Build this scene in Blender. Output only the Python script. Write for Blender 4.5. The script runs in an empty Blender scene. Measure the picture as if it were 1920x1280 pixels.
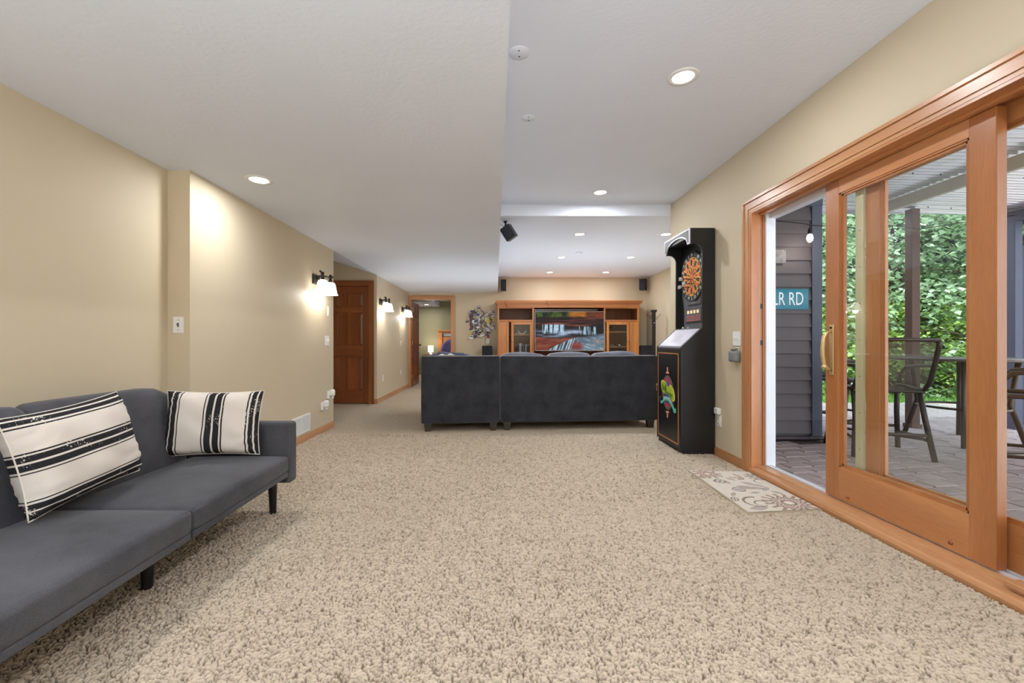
import bpy, math, random
import numpy as np
from mathutils import Matrix, Vector
random.seed(7)
S = bpy.context.scene
COL = S.collection
PI = math.pi

# ---------------------------------------------------------------- camera, world, exposure
cam_d = bpy.data.cameras.new('camera')
cam = bpy.data.objects.new('camera', cam_d); COL.objects.link(cam)
cam.location = (0, 0, 1.09); cam.rotation_euler = (PI/2, 0, 0)
cam_d.sensor_width = 36; cam_d.lens = 15.0; cam_d.shift_x = 31/1920
cam_d.clip_start = 0.05; cam_d.clip_end = 200
S.camera = cam
S.view_settings.view_transform = 'Standard'; S.view_settings.look = 'None'
S.view_settings.gamma = 1; S.view_settings.use_curve_mapping = False
S.view_settings.exposure = 0.0
S.cycles.max_bounces = 10; S.cycles.diffuse_bounces = 6; S.cycles.transparent_max_bounces = 16
S.cycles.sample_clamp_indirect = 4.0
S.cycles.use_denoising = True
w = bpy.data.worlds.new('overcast_sky'); S.world = w; w.use_nodes = True
nt = w.node_tree; bg = nt.nodes['Background']
tc = nt.nodes.new('ShaderNodeTexCoord'); sx = nt.nodes.new('ShaderNodeSeparateXYZ'); cr = nt.nodes.new('ShaderNodeValToRGB')
nt.links.new(tc.outputs['Generated'], sx.inputs[0]); nt.links.new(sx.outputs[2], cr.inputs[0]); nt.links.new(cr.outputs[0], bg.inputs[0])
cr.color_ramp.elements[0].color = (.80, .86, .92, 1); cr.color_ramp.elements[1].color = (.70, .82, 1, 1)
bg.inputs[1].default_value = 4.4
sun_d = bpy.data.lights.new('sun', 'SUN'); sun_d.energy = 5; sun_d.angle = math.radians(12); sun_d.color = (1, .95, .86)
sun = bpy.data.objects.new('sun', sun_d); COL.objects.link(sun)
sun.rotation_euler = Vector((0.35, 0.75, -1.0)).to_track_quat('-Z', 'Y').to_euler()
CAN_W = 15.5      # downlight power
SCONCE_W = 3.2

def add_ceiling_fill(loc, size, sy, e):
    # added fill light without a visible source, aimed up to brighten the ceiling
    ld = bpy.data.lights.new('ceiling_fill_light', 'AREA'); ld.shape = 'RECTANGLE'; ld.size = size; ld.size_y = sy; ld.energy = e; ld.color = (.84, .92, 1)
    o = bpy.data.objects.new('ceiling_fill_light', ld); COL.objects.link(o); o.location = loc; o.rotation_euler = (PI, 0, 0)
add_ceiling_fill((1.0, -1.4, 1.2), 1.4, 1.4, 108)
add_ceiling_fill((-1.0, -1.4, 1.0), 1.4, 1.4, 92)
add_ceiling_fill((1.6, 7.6, 1.0), 2.4, 2.4, 27)
add_ceiling_fill((-.9, 7.4, .9), 1.2, 2.4, 12)

# ---------------------------------------------------------------- materials
def lin(c):
    return tuple(((x/255)/12.92 if x/255 <= .04045 else ((x/255+.055)/1.055)**2.4) for x in c)
MATS = {}
def base(name):
    m = bpy.data.materials.new(name); m.use_nodes = True
    n = m.node_tree.nodes; b = n['Principled BSDF']
    return m, m.node_tree, n, m.node_tree.links, b
def bump(nt, b, height, strength, dist=.01):
    bp = nt.nodes.new('ShaderNodeBump'); bp.inputs['Strength'].default_value = strength; bp.inputs['Distance'].default_value = dist
    nt.links.new(height, bp.inputs['Height']); nt.links.new(bp.outputs[0], b.inputs['Normal'])
def noise(nt, scale, detail=4, vec=None, rough=.5, dist=0):
    t = nt.nodes.new('ShaderNodeTexNoise'); t.inputs['Scale'].default_value = scale; t.inputs['Detail'].default_value = detail
    t.inputs['Roughness'].default_value = rough; t.inputs['Distortion'].default_value = dist
    if vec is not None: nt.links.new(vec, t.inputs['Vector'])
    return t
def objco(nt, scale=None):
    c = nt.nodes.new('ShaderNodeTexCoord')
    if scale is None: return c.outputs['Object']
    mp = nt.nodes.new('ShaderNodeMapping'); mp.inputs['Scale'].default_value = scale
    nt.links.new(c.outputs['Object'], mp.inputs[0]); return mp.outputs[0]
def ramp(nt, fac, stops):
    r = nt.nodes.new('ShaderNodeValToRGB'); e = r.color_ramp.elements
    while len(e) < len(stops): e.new(.5)
    for i, (p, c) in enumerate(stops): e[i].position = p; e[i].color = (*c, 1)
    nt.links.new(fac, r.inputs[0]); return r
def M_plain(name, c, rough=.5, metal=0, emit=0, spec=.5, var=.06, vs=6):
    m, nt, n, l, b = base(name); c = lin(c)
    if var and not emit:
        t = noise(nt, vs, 3, objco(nt))
        r = ramp(nt, t.outputs[0], [(.3, tuple(x*(1-var) for x in c)), (.7, tuple(min(1, x*(1+var)) for x in c))])
        l.new(r.outputs[0], b.inputs['Base Color'])
    else: b.inputs['Base Color'].default_value = (*c, 1)
    b.inputs['Roughness'].default_value = rough; b.inputs['Metallic'].default_value = metal
    b.inputs['Specular IOR Level'].default_value = spec
    if emit:
        b.inputs['Emission Color'].default_value = (*c, 1); b.inputs['Emission Strength'].default_value = emit
    return m
def M_wall(name, c, bs=.08, sc=120):
    m, nt, n, l, b = base(name); c = lin(c)
    o = objco(nt); t = noise(nt, .9, 2, o)
    r = ramp(nt, t.outputs[0], [(.3, tuple(x*.985 for x in c)), (.7, tuple(x*1.015 for x in c))])
    l.new(r.outputs[0], b.inputs['Base Color']); b.inputs['Roughness'].default_value = .62
    b.inputs['Specular IOR Level'].default_value = .35
    t2 = noise(nt, sc, 3, o); bump(nt, b, t2.outputs[0], bs, .004)
    return m
def M_wood(name, c1, c2, axis='z', rough=.34, freq=14, coat=.25):
    m, nt, n, l, b = base(name); c1 = lin(c1); c2 = lin(c2)
    st = {'x': (.09, 1, 1), 'y': (1, .09, 1), 'z': (1, 1, .09)}[axis]
    v = objco(nt, st)
    big = noise(nt, freq*.35, 3, v, .5, .6); fine = noise(nt, freq*9, 3, v, .6)
    mx = nt.nodes.new('ShaderNodeMath'); mx.operation = 'MULTIPLY_ADD'; mx.inputs[1].default_value = .35
    l.new(fine.outputs[0], mx.inputs[0]); l.new(big.outputs[0], mx.inputs[2])
    r = ramp(nt, mx.outputs[0], [(.42, c1), (.62, tuple((a+d)/2 for a, d in zip(c1, c2))), (.85, c2)])
    l.new(r.outputs[0], b.inputs['Base Color']); b.inputs['Roughness'].default_value = rough
    b.inputs['Coat Weight'].default_value = coat; b.inputs['Coat Roughness'].default_value = .25
    bump(nt, b, fine.outputs[0], .04, .002)
    return m
def M_fabric(name, c1, c2, sc=900, sheen=0, bs=.25, blotch=3.0, rough=.92):
    m, nt, n, l, b = base(name); c1 = lin(c1); c2 = lin(c2)
    o = objco(nt); f = noise(nt, sc*.35, 2, o); g = noise(nt, blotch, 4, o, .6)
    mx = nt.nodes.new('ShaderNodeMath'); mx.operation = 'MULTIPLY_ADD'; mx.inputs[1].default_value = .5
    l.new(f.outputs[0], mx.inputs[0]); l.new(g.outputs[0], mx.inputs[2])
    r = ramp(nt, mx.outputs[0], [(.5, c1), (1.0, c2)])
    l.new(r.outputs[0], b.inputs['Base Color']); b.inputs['Roughness'].default_value = rough
    b.inputs['Specular IOR Level'].default_value = .2
    b.inputs['Sheen Weight'].default_value = sheen; b.inputs['Sheen Roughness'].default_value = .4
    bump(nt, b, f.outputs[0], bs, .002)
    return m
def M_attr(name, rough=.6, emit=0, bs=0):
    m, nt, n, l, b = base(name)
    a = nt.nodes.new('ShaderNodeAttribute'); a.attribute_name = 'Col'
    if emit:
        b.inputs['Base Color'].default_value = (.01, .01, .01, 1)
        l.new(a.outputs['Color'], b.inputs['Emission Color']); b.inputs['Emission Strength'].default_value = emit; b.inputs['Specular IOR Level'].default_value = .15
    else: l.new(a.outputs['Color'], b.inputs['Base Color'])
    b.inputs['Roughness'].default_value = rough
    if bs:
        t = noise(nt, 400, 2, objco(nt)); bump(nt, b, t.outputs[0], bs, .002)
    return m
def M_glass(name, tint=(.97, .985, .98), refl=1.0):
    m = bpy.data.materials.new(name); m.use_nodes = True; nt = m.node_tree; n = nt.nodes; n.clear()
    out = n.new('ShaderNodeOutputMaterial'); mix = n.new('ShaderNodeMixShader'); tr = n.new('ShaderNodeBsdfTransparent')
    gl = n.new('ShaderNodeBsdfGlossy'); lw = n.new('ShaderNodeLayerWeight'); lw.inputs[0].default_value = .5
    pw = n.new('ShaderNodeMath'); pw.operation = 'POWER'; pw.inputs[1].default_value = 5; fr = n.new('ShaderNodeMath'); fr.operation = 'MULTIPLY_ADD'; fr.inputs[1].default_value = .92; fr.inputs[2].default_value = .035
    nt.links.new(lw.outputs['Facing'], pw.inputs[0]); nt.links.new(pw.outputs[0], fr.inputs[0])
    tr.inputs[0].default_value = (*tint, 1); gl.inputs['Roughness'].default_value = .0; gl.inputs[0].default_value = (refl, refl, refl, 1)
    nt.links.new(fr.outputs[0], mix.inputs[0]); nt.links.new(tr.outputs[0], mix.inputs[1]); nt.links.new(gl.outputs[0], mix.inputs[2])
    nt.links.new(mix.outputs[0], out.inputs[0]); return m
def M_carpet():
    m, nt, n, l, b = base('carpet_pile')
    o = objco(nt)
    f = noise(nt, 95, 3, o, .65, .8); f2 = noise(nt, 38, 2, o, .5); big = noise(nt, 1.3, 3, o)
    mx = nt.nodes.new('ShaderNodeMath'); mx.operation = 'MULTIPLY_ADD'; mx.inputs[1].default_value = .35
    l.new(f2.outputs[0], mx.inputs[0]); l.new(f.outputs[0], mx.inputs[2])
    r = ramp(nt, mx.outputs[0], [(.50, lin((150, 135, 115))), (.62, lin((186, 171, 150))), (.80, lin((204, 190, 170)))])  # gaps in the bump darkened in the colour, standing in for shade
    mul = nt.nodes.new('ShaderNodeMixRGB'); mul.blend_type = 'MULTIPLY'; mul.inputs[0].default_value = 1
    r2 = ramp(nt, big.outputs[0], [(.35, (.95, .95, .95)), (.65, (1, 1, 1))])
    l.new(r.outputs[0], mul.inputs[1]); l.new(r2.outputs[0], mul.inputs[2]); l.new(mul.outputs[0], b.inputs['Base Color'])
    b.inputs['Roughness'].default_value = 1; b.inputs['Specular IOR Level'].default_value = .05
    bump(nt, b, mx.outputs[0], .9, .012)
    return m
def M_leaf(name, cs, transl=.35):
    m = bpy.data.materials.new(name); m.use_nodes = True; nt = m.node_tree; n = nt.nodes; l = nt.links
    b = n['Principled BSDF']; out = n['Material Output']
    g = n.new('ShaderNodeNewGeometry'); r = ramp(nt, g.outputs['Random Per Island'], [(i/(len(cs)-1), lin(c)) for i, c in enumerate(cs)])
    l.new(r.outputs[0], b.inputs['Base Color']); b.inputs['Roughness'].default_value = .45
    t = n.new('ShaderNodeBsdfTranslucent'); l.new(r.outputs[0], t.inputs[0])
    mix = n.new('ShaderNodeMixShader'); mix.inputs[0].default_value = transl
    l.new(b.outputs[0], mix.inputs[1]); l.new(t.outputs[0], mix.inputs[2]); l.new(mix.outputs[0], out.inputs[0]); return m
def M_mesh_sling():
    m = bpy.data.materials.new('sling_mesh'); m.use_nodes = True; nt = m.node_tree; n = nt.nodes; l = nt.links
    b = n['Principled BSDF']; out = n['Material Output']; b.inputs['Base Color'].default_value = (*lin((92, 78, 66)), 1); b.inputs['Roughness'].default_value = .6
    o = objco(nt); ck = n.new('ShaderNodeTexWave'); ck.inputs['Scale'].default_value = 70; ck.bands_direction = 'X'; l.new(o, ck.inputs[0])
    ck2 = n.new('ShaderNodeTexWave'); ck2.inputs['Scale'].default_value = 50; ck2.bands_direction = 'Z'; l.new(o, ck2.inputs[0])
    mu = n.new('ShaderNodeMath'); mu.operation = 'MULTIPLY'; l.new(ck.outputs['Fac'], mu.inputs[0]); l.new(ck2.outputs['Fac'], mu.inputs[1])
    gt = n.new('ShaderNodeMath'); gt.operation = 'GREATER_THAN'; gt.inputs[1].default_value = .30; l.new(mu.outputs[0], gt.inputs[0])
    tr = n.new('ShaderNodeBsdfTransparent'); mix = n.new('ShaderNodeMixShader')
    l.new(gt.outputs[0], mix.inputs[0]); l.new(b.outputs[0], mix.inputs[1]); l.new(tr.outputs[0], mix.inputs[2]); l.new(mix.outputs[0], out.inputs[0]); return m
def M_stripes(name, axis):
    # flat print: black and cream stripes read along U
    m, nt, n, l, b = base(name)
    uv = n.new('ShaderNodeUVMap'); sx = n.new('ShaderNodeSeparateXYZ'); l.new(uv.outputs[0], sx.inputs[0])
    w_ = lin((222, 214, 206)); k = lin((42, 42, 44))
    seg = [(0, k), (.075, w_), (.093, k), (.15, w_), (.168, k), (.182, w_), (.43, k), (.445, w_), (.463, k), (.525, w_), (.545, k),
           (.602, w_), (.62, k), (.635, w_), (.87, k), (.885, w_), (.903, k), (.95, w_), (.965, k)]
    r = n.new('ShaderNodeValToRGB'); r.color_ramp.interpolation = 'CONSTANT'; e = r.color_ramp.elements
    while len(e) < len(seg): e.new(.5)
    for i, (p, c) in enumerate(seg): e[i].position = p; e[i].color = (*c, 1)
    l.new(sx.outputs[0 if axis == 'u' else 1], r.inputs[0])
    o = objco(nt); f = noise(nt, 140, 2, o); f2 = noise(nt, 9, 2, o)
    mu = n.new('ShaderNodeMath'); mu.operation = 'MULTIPLY'; l.new(f.outputs[0], mu.inputs[0]); l.new(f2.outputs[0], mu.inputs[1])
    gt = n.new('ShaderNodeMath'); gt.operation = 'GREATER_THAN'; gt.inputs[1].default_value = .395; l.new(mu.outputs[0], gt.inputs[0])
    mix = n.new('ShaderNodeMixRGB'); l.new(gt.outputs[0], mix.inputs[0]); l.new(r.outputs[0], mix.inputs[1]); mix.inputs[2].default_value = (*w_, 1)
    l.new(mix.outputs[0], b.inputs['Base Color']); b.inputs['Roughness'].default_value = .9; b.inputs['Specular IOR Level'].default_value = .15
    wv = noise(nt, 500, 2, o); bump(nt, b, wv.outputs[0], .2, .002)
    return m

mWall = M_wall('beige_wall_paint', (204, 190, 164)); mWallOl = mWall
mCeil = M_wall('ceiling_paint', (228, 233, 244), .35, 45)
mCarpet = M_carpet()
mPile = M_attr('yarn_with_pit_shade', 1)
mTrimY = M_wood('trim_wood_along', (206, 156, 112), (172, 118, 74), 'y', .36)
mTrimX = M_wood('trim_wood_across', (206, 156, 112), (172, 118, 74), 'x', .36)
mTrimZ = M_wood('trim_wood_upright', (206, 156, 112), (172, 118, 74), 'z', .36)
mDoorZ = M_wood('door_wood_upright', (194, 132, 82), (160, 100, 54), 'z', .33)
mDoorY = M_wood('door_wood_along', (198, 138, 88), (166, 106, 60), 'y', .33)
mRoomZ = M_wood('panel_door_upright', (172, 98, 50), (118, 62, 28), 'z', .38)
mRoomX = M_wood('panel_door_across', (168, 96, 50), (118, 62, 28), 'x', .38)
mCabZ = M_wood('cabinet_wood_upright', (212, 146, 84), (180, 110, 54), 'z', .35)
mCabX = M_wood('cabinet_wood_across', (206, 140, 80), (174, 104, 52), 'x', .35)
mCabIn = M_wood('cabinet_inner_wood', (150, 84, 36), (110, 56, 22), 'z', .5)
mWhite = M_plain('white_plastic', (236, 236, 234), .35, var=.02)
mWhitePaint = M_plain('white_cladding', (214, 216, 222), .4, var=.03)
mCream = M_plain('cream_vinyl', (196, 186, 150), .45)
mBrass = M_plain('antique_brass_handle', (206, 178, 128), .35, .6)
mNickel = M_plain('brushed_nickel', (190, 184, 172), .3, 1)
mBlackM = M_plain('dark_bronze_metal', (52, 48, 44), .45, .7)
mBlack = M_plain('black_laminate', (20, 20, 21), .42, var=.15)
mBlackGl = M_plain('black_gloss', (14, 14, 15), .2)
mBlackPl = M_plain('black_plastic', (26, 26, 28), .5)
mGrille = M_fabric('speaker_cloth', (40, 40, 44), (60, 60, 66), 900)
mDarkGrey = M_plain('dark_grey_panel', (88, 88, 94), .45)
mMarquee = M_plain('marquee_metal', (170, 172, 180), .3, .5)
mGlass = M_glass('window_glass')
mGlassC = M_glass('cabinet_glass', (.9, .92, .92), .8)
mFuton = M_fabric('charcoal_upholstery', (50, 50, 54), (90, 90, 96), 900, .15, .4, 2.2)
mWelt = M_fabric('charcoal_welt', (84, 86, 94), (104, 106, 114), 900, .1)
mVelvet = M_fabric('black_microfibre', (36, 37, 42), (62, 63, 70), 300, .5, .12, 5)
mCush = M_fabric('slate_cushion', (84, 86, 98), (116, 118, 132), 600, .4, .2, 4)
mThrowB = M_fabric('navy_throw', (44, 50, 68), (86, 94, 116), 400, .3, .2, 14)
mLegB = M_plain('black_leg', (22, 21, 21), .35)
mLegD = M_plain('dark_brown_leg', (54, 46, 40), .4)
mPilU = M_stripes('striped_cotton', 'u'); mPilV = M_stripes('striped_cotton_turned', 'v')
mPiping = M_fabric('cream_piping', (220, 212, 200), (232, 226, 216), 400)
mSiding = M_plain('grey_siding_paint', (86, 78, 80), .6, var=.06)
mSidingB = M_plain('slate_corner_board', (72, 76, 90), .6, var=.05)
mSignT = M_plain('teal_sign_sheeting', (16, 112, 132), .4, var=.03)
mSignW = M_plain('white_letter', (225, 232, 236), .5, var=0)
mPost = M_plain('brown_post', (96, 66, 54), .6, var=.12)
mPostB = M_plain('slate_post', (74, 82, 104), .6)
mGutter = M_plain('dark_gutter', (58, 46, 50), .4)
mRoofM = M_plain('corrugated_steel', (226, 228, 234), .22, .65, var=.06)
mChairM = M_plain('bronze_chair_frame', (66, 54, 46), .4, .4)
mSling = M_mesh_sling()
mGold = M_plain('gold_line', (190, 150, 90), .5, var=0)
mRedL = M_plain('red_print', (190, 60, 50), .5, var=0); mBlueL = M_plain('blue_print', (40, 70, 160), .5, var=0)
mPurL = M_plain('mauve_print', (130, 84, 110), .5, var=0); mOlive = M_plain('taupe_print', (110, 100, 84), .5, var=0)
mYelG = M_plain('yellow_green_print', (176, 196, 60), .5, var=0); mYel = M_plain('yellow_print', (226, 214, 110), .5, var=0)
mAqua = M_plain('aqua_print', (90, 190, 160), .5, var=0); mAquaL = M_plain('pale_aqua_print', (160, 206, 206), .5, var=0); mPink = M_plain('salmon_print', (220, 150, 120), .5, var=0)
mGreenT = M_plain('green_print', (60, 120, 50), .5, var=0)
mOrange = M_plain('dart_orange', (226, 106, 44), .6, var=.05); mDartK = M_plain('dart_black', (22, 26, 24), .6); mSpider = M_plain('dart_spider_yellow', (232, 186, 70), .5, var=0)
mLens = M_plain('lamp_lens', (255, 250, 244), .5, emit=9, var=0)
mShade = M_plain('lit_glass_shade', (255, 250, 242), .4, emit=3.2, var=0)
mBulb = M_plain('lit_bulb', (255, 244, 226), .2, emit=4, var=0)
mGreen = M_wall('green_wall_paint', (152, 144, 112)); mPurple = M_fabric('plum_bedding', (70, 62, 96), (110, 100, 140), 300, .2, .2, 8)
mLawn = M_plain('lawn_green', (104, 150, 70), .9, var=.25, vs=14)
mSoil = M_plain('woodland_soil', (74, 58, 44), .95, var=.4, vs=3)
mBark = M_plain('tree_bark', (82, 68, 58), .9, var=.3, vs=9)
mLeafA = M_leaf('leaf_light', [(92, 124, 84), (150, 182, 134), (196, 216, 190), (124, 158, 106)])
mLeafB = M_leaf('leaf_deep', [(54, 82, 56), (96, 126, 92), (150, 174, 150), (70, 100, 70)])
mLeafC = M_leaf('leaf_yellowish', [(120, 160, 70), (160, 194, 100), (184, 208, 130), (136, 174, 84)])
mGrass = M_leaf('grass_blade', [(84, 132, 56), (120, 166, 80), (104, 150, 66)], .3)
def M_paver(nm, c):
    m, nt, n, l, b = base(nm); c = lin(c); oi = n.new('ShaderNodeObjectInfo'); t = noise(nt, 22, 4, objco(nt))
    mx = nt.nodes.new('ShaderNodeMath'); mx.operation = 'MULTIPLY_ADD'; mx.inputs[1].default_value = .5; l.new(oi.outputs['Random'], mx.inputs[0]); l.new(t.outputs[0], mx.inputs[2])
    r = ramp(nt, mx.outputs[0], [(.3, tuple(x*.8 for x in c)), (.6, c), (1, tuple(min(1, x*1.2) for x in c))])
    l.new(r.outputs[0], b.inputs['Base Color']); b.inputs['Roughness'].default_value = .8; bump(nt, b, t.outputs[0], .3, .01); return m
mPaver = M_paver('paver_stone', (150, 134, 132)); mPaver2 = M_paver('paver_stone_pale', (170, 158, 152)); mSand = M_plain('joint_sand', (74, 62, 56), .95)

# ---------------------------------------------------------------- mesh builder
class MB:
    def __init__(s): s.v = []; s.f = []; s.m = []; s.sm = []; s.uv = {}
    def add(s, vs, fs, mi=0, smooth=False):
        o = len(s.v); s.v += [tuple(p) for p in vs]
        for f in fs: s.f.append([i+o for i in f]); s.m.append(mi); s.sm.append(smooth)
        return s
    def box(s, x0, x1, y0, y1, z0, z1, mi=0, b=0):
        x0, x1 = min(x0, x1), max(x0, x1); y0, y1 = min(y0, y1), max(y0, y1); z0, z1 = min(z0, z1), max(z0, z1)
        if b: return s.rbox(x0, x1, y0, y1, z0, z1, b, 1, 1, mi, False)
        vs = [(x, y, z) for z in (z0, z1) for y in (y0, y1) for x in (x0, x1)]
        return s.add(vs, [(0, 2, 3, 1), (4, 5, 7, 6), (0, 1, 5, 4), (2, 6, 7, 3), (0, 4, 6, 2), (1, 3, 7, 5)], mi)
    def rbox(s, x0, x1, y0, y1, z0, z1, r, k=3, n=1, mi=0, smooth=True, fn=None):
        c = ((x0+x1)/2, (y0+y1)/2, (z0+z1)/2); h = ((x1-x0)/2, (y1-y0)/2, (z1-z0)/2); r = min(r, min(h)*.98)
        ax = []
        for i in range(3):
            a = [-h[i]+r*(1-math.tan(PI/4*(1-j/k))) for j in range(k)]
            inn = h[i]-r; mid = [-inn+2*inn*j/n for j in range(n+1)]
            ax.append(a+mid+[-q for q in reversed(a)])
        N = [len(a) for a in ax]; idx = {}; vs = []; fs = []
        def vert(i, j, q):
            key = (i, j, q)
            if key in idx: return idx[key]
            p = (ax[0][i], ax[1][j], ax[2][q]); core = [max(-(h[t]-r), min(h[t]-r, p[t])) for t in range(3)]
            d = [p[t]-core[t] for t in range(3)]; L = math.sqrt(sum(e*e for e in d))
            o = [core[t]+(d[t]/L*r if L > 1e-9 else 0)+c[t] for t in range(3)]
            if fn: o = fn(*o)
            idx[key] = len(vs); vs.append(o); return idx[key]
        for (a, b_, cc) in ((0, 1, 2), (1, 2, 0), (2, 0, 1)):
            for side in (0, N[cc]-1):
                for i in range(N[a]-1):
                    for j in range(N[b_]-1):
                        q = []
                        for (di, dj) in ((0, 0), (1, 0), (1, 1), (0, 1)):
                            k3 = [0, 0, 0]; k3[a] = i+di; k3[b_] = j+dj; k3[cc] = side; q.append(vert(*k3))
                        fs.append(q if side else q[::-1])
        return s.add(vs, fs, mi, smooth)
    def prism(s, poly, ax, a, b, mi=0, smooth=False):
        # poly in the two other axes (cyclic order: x->(y,z), y->(x,z), z->(x,y))
        def P(p, t):
            return {'x': (t, p[0], p[1]), 'y': (p[0], t, p[1]), 'z': (p[0], p[1], t)}[ax]
        n = len(poly); vs = [P(p, a) for p in poly]+[P(p, b) for p in poly]
        fs = [tuple(range(n))[::-1], tuple(range(n, 2*n))]+[(i, (i+1) % n, n+(i+1) % n, n+i) for i in range(n)]
        return s.add(vs, fs, mi, smooth)
    def cyl(s, p0, p1, r0, r1=None, n=12, mi=0, smooth=True, caps=True):
        r1 = r0 if r1 is None else r1; p0 = Vector(p0); p1 = Vector(p1); d = (p1-p0).normalized()
        u = d.orthogonal().normalized(); v = d.cross(u); vs = []
        for p, r in ((p0, r0), (p1, r1)):
            for i in range(n): a = 2*PI*i/n; vs.append(p+u*(r*math.cos(a))+v*(r*math.sin(a)))
        fs = [(i, (i+1) % n, n+(i+1) % n, n+i) for i in range(n)]
        s.add(vs, fs, mi, smooth)
        if caps: s.add(vs, [tuple(range(n))[::-1], tuple(range(n, 2*n))], mi, False)
        return s
    def tube(s, pts, r, n=8, mi=0, flat=None):
        pts = [Vector(p) for p in pts]; rings = []; u = None
        for i, p in enumerate(pts):
            d = ((pts[min(i+1, len(pts)-1)]-pts[max(i-1, 0)])).normalized()
            u = d.orthogonal().normalized() if u is None else (u-d*u.dot(d)).normalized()
            v = d.cross(u); rr = r[i] if isinstance(r, (list, tuple)) else r
            rings.append([p+u*(rr*math.cos(2*PI*k/n))+v*(rr*math.sin(2*PI*k/n)) for k in range(n)])
        vs = [q for R in rings for q in R]; fs = []
        for i in range(len(pts)-1):
            for k in range(n): fs.append((i*n+k, i*n+(k+1) % n, (i+1)*n+(k+1) % n, (i+1)*n+k))
        fs += [tuple(range(n))[::-1], tuple(range((len(pts)-1)*n, len(pts)*n))]
        return s.add(vs, fs, mi, True)
    def lathe(s, prof, c, n=16, mi=0, axis='z', smooth=True):
        vs = []; fs = []
        for (r, t) in prof:
            for k in range(n):
                a = 2*PI*k/n; p = (r*math.cos(a), r*math.sin(a), t)
                p = {'z': p, 'y': (p[0], t, p[1]), 'x': (t, p[0], p[1])}[axis]
                vs.append((p[0]+c[0], p[1]+c[1], p[2]+c[2]))
        for i in range(len(prof)-1):
            for k in range(n): fs.append((i*n+k, i*n+(k+1) % n, (i+1)*n+(k+1) % n, (i+1)*n+k))
        return s.add(vs, fs, mi, smooth)
    def ball(s, c, r, n=10, mi=0, sc=(1, 1, 1)):
        vs = []; fs = []; m = n//2+1
        for i in range(m+1):
            th = PI*i/m
            for k in range(n):
                a = 2*PI*k/n; vs.append((c[0]+sc[0]*r*math.sin(th)*math.cos(a), c[1]+sc[1]*r*math.sin(th)*math.sin(a), c[2]+sc[2]*r*math.cos(th)))
        for i in range(m):
            for k in range(n): fs.append((i*n+k, (i+1)*n+k, (i+1)*n+(k+1) % n, i*n+(k+1) % n))
        return s.add(vs, fs, mi, True)
    def grid(s, fn, nu, nv, mi=0, smooth=True):
        vs = [fn(i/nu, j/nv) for j in range(nv+1) for i in range(nu+1)]
        fs = [(j*(nu+1)+i, j*(nu+1)+i+1, (j+1)*(nu+1)+i+1, (j+1)*(nu+1)+i) for j in range(nv) for i in range(nu)]
        return s.add(vs, fs, mi, smooth)
    def xf(s, M, start=0):
        for i in range(start, len(s.v)): s.v[i] = tuple(M @ Vector(s.v[i]))
        return s

W = {}
def I(): return Matrix.Identity(4)
def link(o, parent=None, world=None):
    COL.objects.link(o); world = world if world is not None else (W[parent.name] if parent else I())
    if parent:
        o.parent = parent; o.matrix_local = W[parent.name].inverted() @ world
    else: o.matrix_local = world
    W[o.name] = world
    return o
def thing(name, label, cat, loc=(0, 0, 0), group=None, rz=0, kind=None):
    o = bpy.data.objects.new(name, None); o.empty_display_size = .1
    link(o, None, Matrix.Translation(loc) @ Matrix.Rotation(rz, 4, 'Z')); tag(o, label, cat, group, kind); return o
def tag(o, label, cat, group=None, kind=None):
    o['label'] = label; o['category'] = cat
    if group: o['group'] = group
    if kind: o['kind'] = kind
    return o
def mk(name, mb, mats, parent=None, label=None, local=False, kind=None, org=None):
    """link a MB as one object; coordinates are world ones unless local"""
    if not isinstance(mats, (list, tuple)): mats = [mats]
    me = bpy.data.meshes.new(name)
    world = W[parent.name] if parent else (Matrix.Translation(org) if org else I())
    vs = mb.v
    if not local and world != I():
        iv = world.inverted(); vs = [tuple(iv @ Vector(p)) for p in mb.v]
    me.from_pydata(vs, [], mb.f); 
    for m in mats: me.materials.append(m)
    if len(mats) > 1: me.polygons.foreach_set('material_index', mb.m)
    me.polygons.foreach_set('use_smooth', mb.sm); me.update()
    o = bpy.data.objects.new(name, me); link(o, parent, world)
    if label: o['label'] = label
    if kind: o['kind'] = kind
    return o
def struct(name, mb, mats, label, cat, parent=None):
    o = mk(name, mb, mats, parent); 
    if not parent: tag(o, label, cat, None, 'structure')
    return o
def copy_tree(o, parent=None, world=None):
    c = o.copy(); COL.objects.link(c)
    if parent: c.parent = parent
    elif world is not None: c.matrix_local = world; W[c.name] = world
    for ch in list(o.children): copy_tree(ch, c)
    return c
def text(name, body, size, mat, parent, M, ex=.001, sx=1.0, align='CENTER'):
    cu = bpy.data.curves.new(name, 'FONT'); cu.body = body; cu.size = size; cu.extrude = ex; cu.align_x = align; cu.align_y = 'CENTER'
    cu.resolution_u = 3; cu.materials.append(mat); o = bpy.data.objects.new(name, cu)
    me = bpy.data.meshes.new_from_object(o); me.transform(Matrix.Diagonal((sx, 1, 1, 1))); bpy.data.objects.remove(o)
    return link(bpy.data.objects.new(name, me), parent, M)
FACE_NX = Matrix(((0, 0, -1, 0), (-1, 0, 0, 0), (0, 1, 0, 0), (0, 0, 0, 1)))   # text that faces -X
FACE_NY = Matrix.Rotation(PI/2, 4, 'X')                                        # text that faces -Y
def at(loc, R): return Matrix.Translation(loc) @ R
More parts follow.
